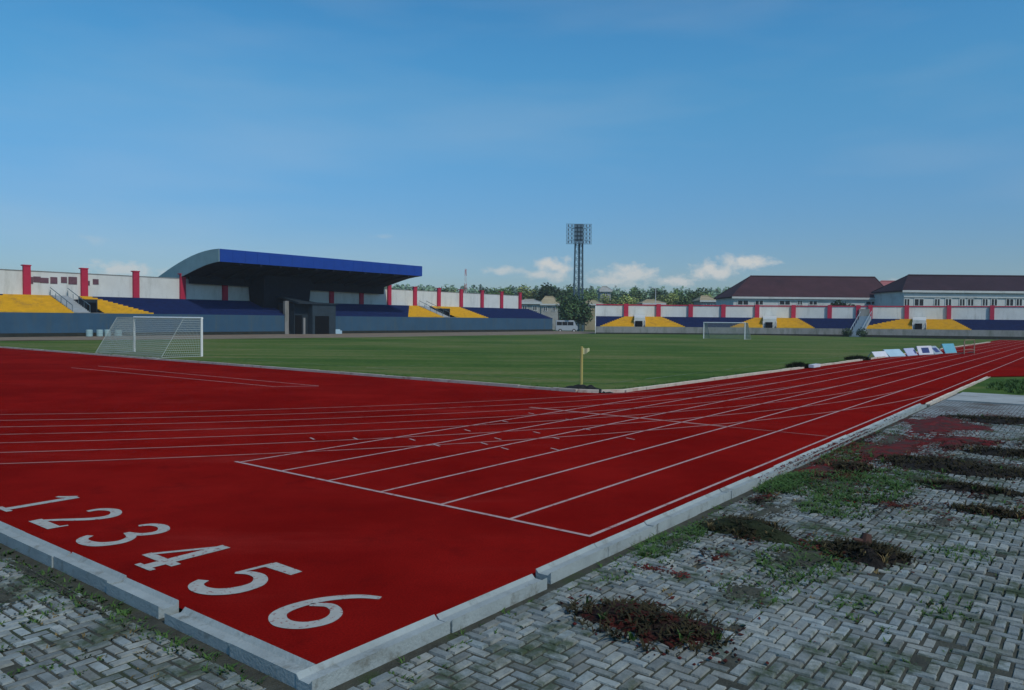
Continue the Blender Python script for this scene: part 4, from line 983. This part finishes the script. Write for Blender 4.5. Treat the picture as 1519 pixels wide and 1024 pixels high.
def make_tree(name, lab, loc, h, w, lm, seed, n=1500, leaf=.42, low=.25, group=None):
    loc = Vector(loc); root = thing(name, lab, 'tree', loc, group)
    m = MB(); r2 = random.Random(seed); top = loc + Vector((r2.uniform(-.3, .3), 0, h * .62))
    m.bar(loc, loc.lerp(top, .5), h * .022, 7, h * .015); m.bar(loc.lerp(top, .5), top, h * .015, 7, h * .007)
    for k in range(6):
        a = k * 1.05 + r2.uniform(-.3, .3); b0 = loc.lerp(top, r2.uniform(.4, .9)); m.bar(b0, b0 + Vector((w * .33 * math.cos(a), w * .33 * math.sin(a), h * .16)), h * .008, 5, h * .003)
    m.build('trunk', M['bark'], root)
    m = MB(); crown(m, loc + Vector((0, 0, h * (low + 1) / 2)), w / 2, w / 2, h * (1 - low) / 2, n, leaf, seed); m.build('crown', M[lm], root)
    return root
make_tree('broadleaf_tree', 'dark rounded tree at the foot of the floodlight tower', (15.2, 188, -.3), 10.1, 10.6, 'leaf_dark', 5, 4200, .34, .06)
make_tree('broadleaf_tree', 'dark tree in front of the maroon roofed building', (ux(1250, 450, 170), 170, -.3), 8.6, 7.5, 'leaf_dark', 9, 1500, .3, .3)
protos = {}
TL = [  # u of the trunk, v of the top, distance, width m, kind, label
    (630, 431, 270, 11, 'mid', 'green tree just right of the canopy tip above the white wall'),
    (652, 424, 290, 12, 'dark', 'dark tree above the yellow terrace of the left grandstand'),
    (668, 430, 300, 12, 'pale', 'pale green tree just left of the radio mast'),
    (708, 427, 280, 14, 'dark', 'dark green tree just right of the radio mast'),
    (735, 426, 290, 13, 'mid', 'mid green tree above the last pillars of the left grandstand'),
    (760, 427, 300, 13, 'mid', 'mid green tree over the end of the white wall'),
    (783, 426, 270, 11, 'pale', 'pale tree behind the white walled house'),
    (806, 417, 265, 13, 'dark', 'tall dark tree behind the tan roofed house'),
    (828, 416, 275, 13, 'dark', 'tallest dark tree left of the floodlight tower'),
    (846, 424, 290, 12, 'mid', 'mid green tree partly behind the floodlight mast'),
    (876, 428, 285, 11, 'mid', 'mid green tree right of the floodlight mast'),
    (916, 424, 300, 14, 'dark', 'dark tree right of the tall narrow pale house'),
    (903, 440, 240, 9, 'pale', 'low yellowish tree before the tall narrow pale house'),
    (935, 437, 235, 10, 'pale', 'bright yellow green tree left of the pinkish lamp pole'),
    (948, 428, 310, 14, 'mid', 'mid green tree behind the bright yellow green one'),
    (990, 437, 230, 10, 'pale', 'yellow green tree right of the pinkish lamp pole'),
    (982, 427, 300, 13, 'dark', 'dark tree above the small tan roofed house'),
    (1010, 431, 250, 12, 'mid', 'broad green tree midway between lamp pole and maroon roof'),
    (1030, 429, 300, 14, 'mid', 'taller green tree behind the broad green one'),
    (1052, 436, 240, 9, 'pale', 'pale rounded tree over the small pale roofed house'),
    (1075, 427, 270, 12, 'mid', 'green tree touching the left end of the maroon roof'),
    (1096, 421, 290, 13, 'dark', 'dark tree rising behind the left hip of the maroon roof'),
]
for i, (u, v, Y, w, kd, lab) in enumerate(TL):
    b = atY(u, 470, Y); b.z = -.3; zt = atY(u, v - 4, Y).z; h = zt + .3
    var = (kd, i % 3)
    if var not in protos:
        protos[var] = make_tree('broadleaf_tree', lab, b, h, w, 'leaf_' + kd, 20 + i, 1900, .40, .16, 'trees behind the stadium')
        protos[var]['_hw'] = (h, w)
    else:
        p = protos[var]; ph, pw = p['_hw']
        dup(p, b, rnd.uniform(0, 6), (w / pw, w / pw, h / ph), lab, 'trees behind the stadium')
# distant wood and hill
hl = MB(); nx, ny = 90, 14; vs = []
for j in range(ny + 1):
    for i in range(nx + 1):
        x = -520 + 1040 * i / nx; y = 330 + 520 * j / ny
        z = 31.0 * (j / ny) ** .72 * (1 + .25 * mnoise.noise(Vector((x * .006, y * .004, 1)))) + (2.0 * mnoise.noise(Vector((x * .03, y * .03, 2))) if j else 0)
        vs.append((x, y, -.3 + z))
hl.add(vs, [(j * (nx + 1) + i, j * (nx + 1) + i + 1, (j + 1) * (nx + 1) + i + 1, (j + 1) * (nx + 1) + i) for j in range(ny) for i in range(nx)])
tag(hl.build('hill', M['terrain']), kind='structure')
wd = MB(); r3 = random.Random(3)
for k in range(900):
    y = r3.uniform(320, 640); x = r3.uniform(-.62, .72) * y
    zb_ = max(0, 31.0 * ((y - 330) / 520) ** .72 if y > 330 else 0) - .6
    hh = r3.uniform(7.0, 12); ww = r3.uniform(5, 8); tn = r3.uniform(.65, 1.35)
    for _ in range(110):
        d = Vector((r3.gauss(0, 1), r3.gauss(0, 1), r3.gauss(0, 1))).normalized() * (r3.random() ** .45 * .5); p = Vector((x + d.x * ww, y + d.y * ww, zb_ + hh * .5 + d.z * hh))
        nrm = Vector((r3.gauss(0, .6), r3.gauss(-.3, .6), .8)).normalized(); u = nrm.orthogonal().normalized(); w = nrm.cross(u); s = r3.uniform(.7, 1.3); t_ = tn * r3.uniform(.7, 1.3)
        wd.quad(p - u * s, p - w * s * .7, p + u * s, p + w * s * .7, (t_, t_, t_ * r3.uniform(.8, 1.15)))
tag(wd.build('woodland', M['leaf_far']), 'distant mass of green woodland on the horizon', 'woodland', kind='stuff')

# ---------------------------------------------------------------- thin haze
hz = MB(); hz.box((0, 1150, 21), (905, 0, 0), (0, 1455, 0), (0, 0, 25)); hz.v = [Vector((q.x, q.y, -2.0 if q.z < 0 else 52.0)) for q in hz.v]
hm = bpy.data.materials.new('haze'); hm.use_nodes = True; hn = hm.node_tree; hn.nodes.clear()
ho = hn.nodes.new('ShaderNodeOutputMaterial'); hv = hn.nodes.new('ShaderNodeVolumePrincipled'); hv.inputs['Density'].default_value = .00028; hv.inputs['Color'].default_value = (.86, .91, .95, 1)
hn.links.new(hv.outputs[0], ho.inputs['Volume'])
tag(hz.build('haze', hm), 'thin pale haze filling the air', 'haze', kind='stuff')

# ---------------------------------------------------------------- sky, sun, camera
SUN_EL, SUN_AZ = math.radians(48), math.radians(138)                 # azimuth clockwise from +Y
w = bpy.data.worlds.new('World'); scene.world = w; w.use_nodes = True
nt = w.node_tree; N, L = nt.nodes, nt.links; N.clear()
out = N.new('ShaderNodeOutputWorld'); bg = N.new('ShaderNodeBackground'); sky = N.new('ShaderNodeTexSky')
sky.sky_type = 'NISHITA'; sky.sun_disc = False; sky.sun_elevation = SUN_EL; sky.sun_rotation = SUN_AZ
sky.altitude = 0; sky.air_density = 1.0; sky.dust_density = .3; sky.ozone_density = 3.0
bg.inputs['Strength'].default_value = .15
def mth(op, a, b=None, c=None, clamp=False):
    n = N.new('ShaderNodeMath'); n.operation = op; n.use_clamp = clamp
    for i, x in enumerate((a, b, c)):
        if x is None: continue
        if isinstance(x, (int, float)): n.inputs[i].default_value = x
        else: L.new(x, n.inputs[i])
    return n.outputs[0]
tc = N.new('ShaderNodeTexCoord'); nrm = N.new('ShaderNodeVectorMath'); nrm.operation = 'NORMALIZE'; L.new(tc.outputs['Generated'], nrm.inputs[0])
sx = N.new('ShaderNodeSeparateXYZ'); L.new(nrm.outputs[0], sx.inputs[0])
az = mth('ARCTAN2', sx.outputs['X'], sx.outputs['Y']); el = mth('ARCSINE', sx.outputs['Z'])
nz = N.new('ShaderNodeTexNoise'); nz.inputs['Scale'].default_value = 55; nz.inputs['Detail'].default_value = 9; nz.inputs['Roughness'].default_value = .62
mp = N.new('ShaderNodeMapping'); mp.inputs['Scale'].default_value = (1, 1, 1.6); L.new(nrm.outputs[0], mp.inputs[0]); L.new(mp.outputs[0], nz.inputs['Vector'])
cl = None
CL = [(-.500, .086, .020, .008, .28), (-.470, .054, .045, .011, .75), (-.010, .064, .026, .006, .7), (.055, .070, .026, .014, 1), (.047, .059, .035, .009, .8), (.150, .060, .045, .014, .9), (.135, .052, .040, .008, .8),
      (.212, .052, .035, .009, .9), (.255, .062, .034, .012, 1), (.292, .075, .034, .011, 1), (-.30, .055, .05, .006, .3), (.46, .046, .05, .006, .5), (-.17, .105, .02, .004, .25)]
for (a, e, wa_, we, st_) in CL:
    x = mth('DIVIDE', mth('SUBTRACT', az, a), wa_); y = mth('DIVIDE', mth('SUBTRACT', el, e), we)
    d = mth('SQRT', mth('ADD', mth('MULTIPLY', x, x), mth('MULTIPLY', y, y)))
    v = mth('ADD', mth('SUBTRACT', 1.0, d), mth('MULTIPLY_ADD', nz.outputs['Fac'], 3.0, -1.5))
    v = mth('MULTIPLY', mth('MULTIPLY_ADD', v, 1.1, .12, True), st_)
    cl = v if cl is None else mth('MAXIMUM', cl, v)
# thin high streaks
mp2 = N.new('ShaderNodeMapping'); mp2.inputs['Rotation'].default_value = (0, .5, .25); mp2.inputs['Scale'].default_value = (1.2, 2.2, 7); L.new(nrm.outputs[0], mp2.inputs[0])
n2 = N.new('ShaderNodeTexNoise'); n2.inputs['Scale'].default_value = 1.1; n2.inputs['Detail'].default_value = 5; L.new(mp2.outputs[0], n2.inputs['Vector'])
ci = mth('MULTIPLY', mth('MULTIPLY_ADD', n2.outputs['Fac'], 3.0, -1.45, True), .20)
tot = mth('MAXIMUM', mth('MULTIPLY', cl, .95), ci, None, True)
mx = N.new('ShaderNodeMix'); mx.data_type = 'RGBA'; mx.inputs['B'].default_value = (4.3, 4.4, 4.3, 1)
hs = N.new('ShaderNodeHueSaturation'); hs.inputs['Saturation'].default_value = 1.33
L.new(sky.outputs[0], hs.inputs['Color'])
L.new(tot, mx.inputs['Factor']); 
lim = N.new('ShaderNodeMapRange'); lim.interpolation_type = 'SMOOTHSTEP'; lim.inputs[1].default_value = -.02; lim.inputs[2].default_value = .36; lim.inputs[3].default_value = .44; lim.inputs[4].default_value = 1.03
L.new(el, lim.inputs[0]); tf = N.new('ShaderNodeMapRange'); tf.interpolation_type = 'SMOOTHSTEP'; tf.inputs[1].default_value = 0; tf.inputs[2].default_value = .30; L.new(el, tf.inputs[0])
tm = N.new('ShaderNodeMix'); tm.data_type = 'VECTOR'; tm.inputs['A'].default_value = (.75, .90, 1.15); tm.inputs['B'].default_value = (.84, .99, .88); L.new(tf.outputs[0], tm.inputs['Factor'])
dm = N.new('ShaderNodeVectorMath'); dm.operation = 'SCALE'; tint = N.new('ShaderNodeVectorMath'); tint.operation = 'MULTIPLY';  L.new(hs.outputs[0], tint.inputs[0]); L.new(tm.outputs[1], tint.inputs[1]); L.new(tint.outputs[0], dm.inputs[0]); L.new(lim.outputs[0], dm.inputs['Scale'])
L.new(dm.outputs[0], mx.inputs['A']); L.new(mx.outputs['Result'], bg.inputs['Color']); L.new(bg.outputs[0], out.inputs['Surface'])

sun = bpy.data.lights.new('sun', 'SUN'); sun.energy = 2.25; sun.angle = math.radians(.53); sun.color = (1, .93, .80)
so = bpy.data.objects.new('sun', sun); C.objects.link(so)
to_sun = Vector((math.sin(SUN_AZ) * math.cos(SUN_EL), math.cos(SUN_AZ) * math.cos(SUN_EL), math.sin(SUN_EL)))
so.rotation_euler = (-to_sun).to_track_quat('-Z', 'Y').to_euler()

cam = bpy.data.cameras.new('camera'); co = bpy.data.objects.new('camera', cam); C.objects.link(co)
cam.sensor_width = 36; cam.sensor_fit = 'HORIZONTAL'; cam.lens = 36 * F / 1519; cam.clip_end = 6000; cam.clip_start = .05
co.matrix_world = Matrix.Translation((0, 0, H)) @ Matrix.Rotation(math.pi / 2 - PIT, 4, 'X') @ Matrix.Rotation(ROLL, 4, 'Z')
scene.camera = co
vsn = scene.view_settings; vsn.view_transform = 'Standard'; vsn.look = 'None'; vsn.gamma = 1; vsn.exposure = -.05
for o in bpy.data.objects:
    for k in ('_o', '_hw'):
        if k in o: del o[k]
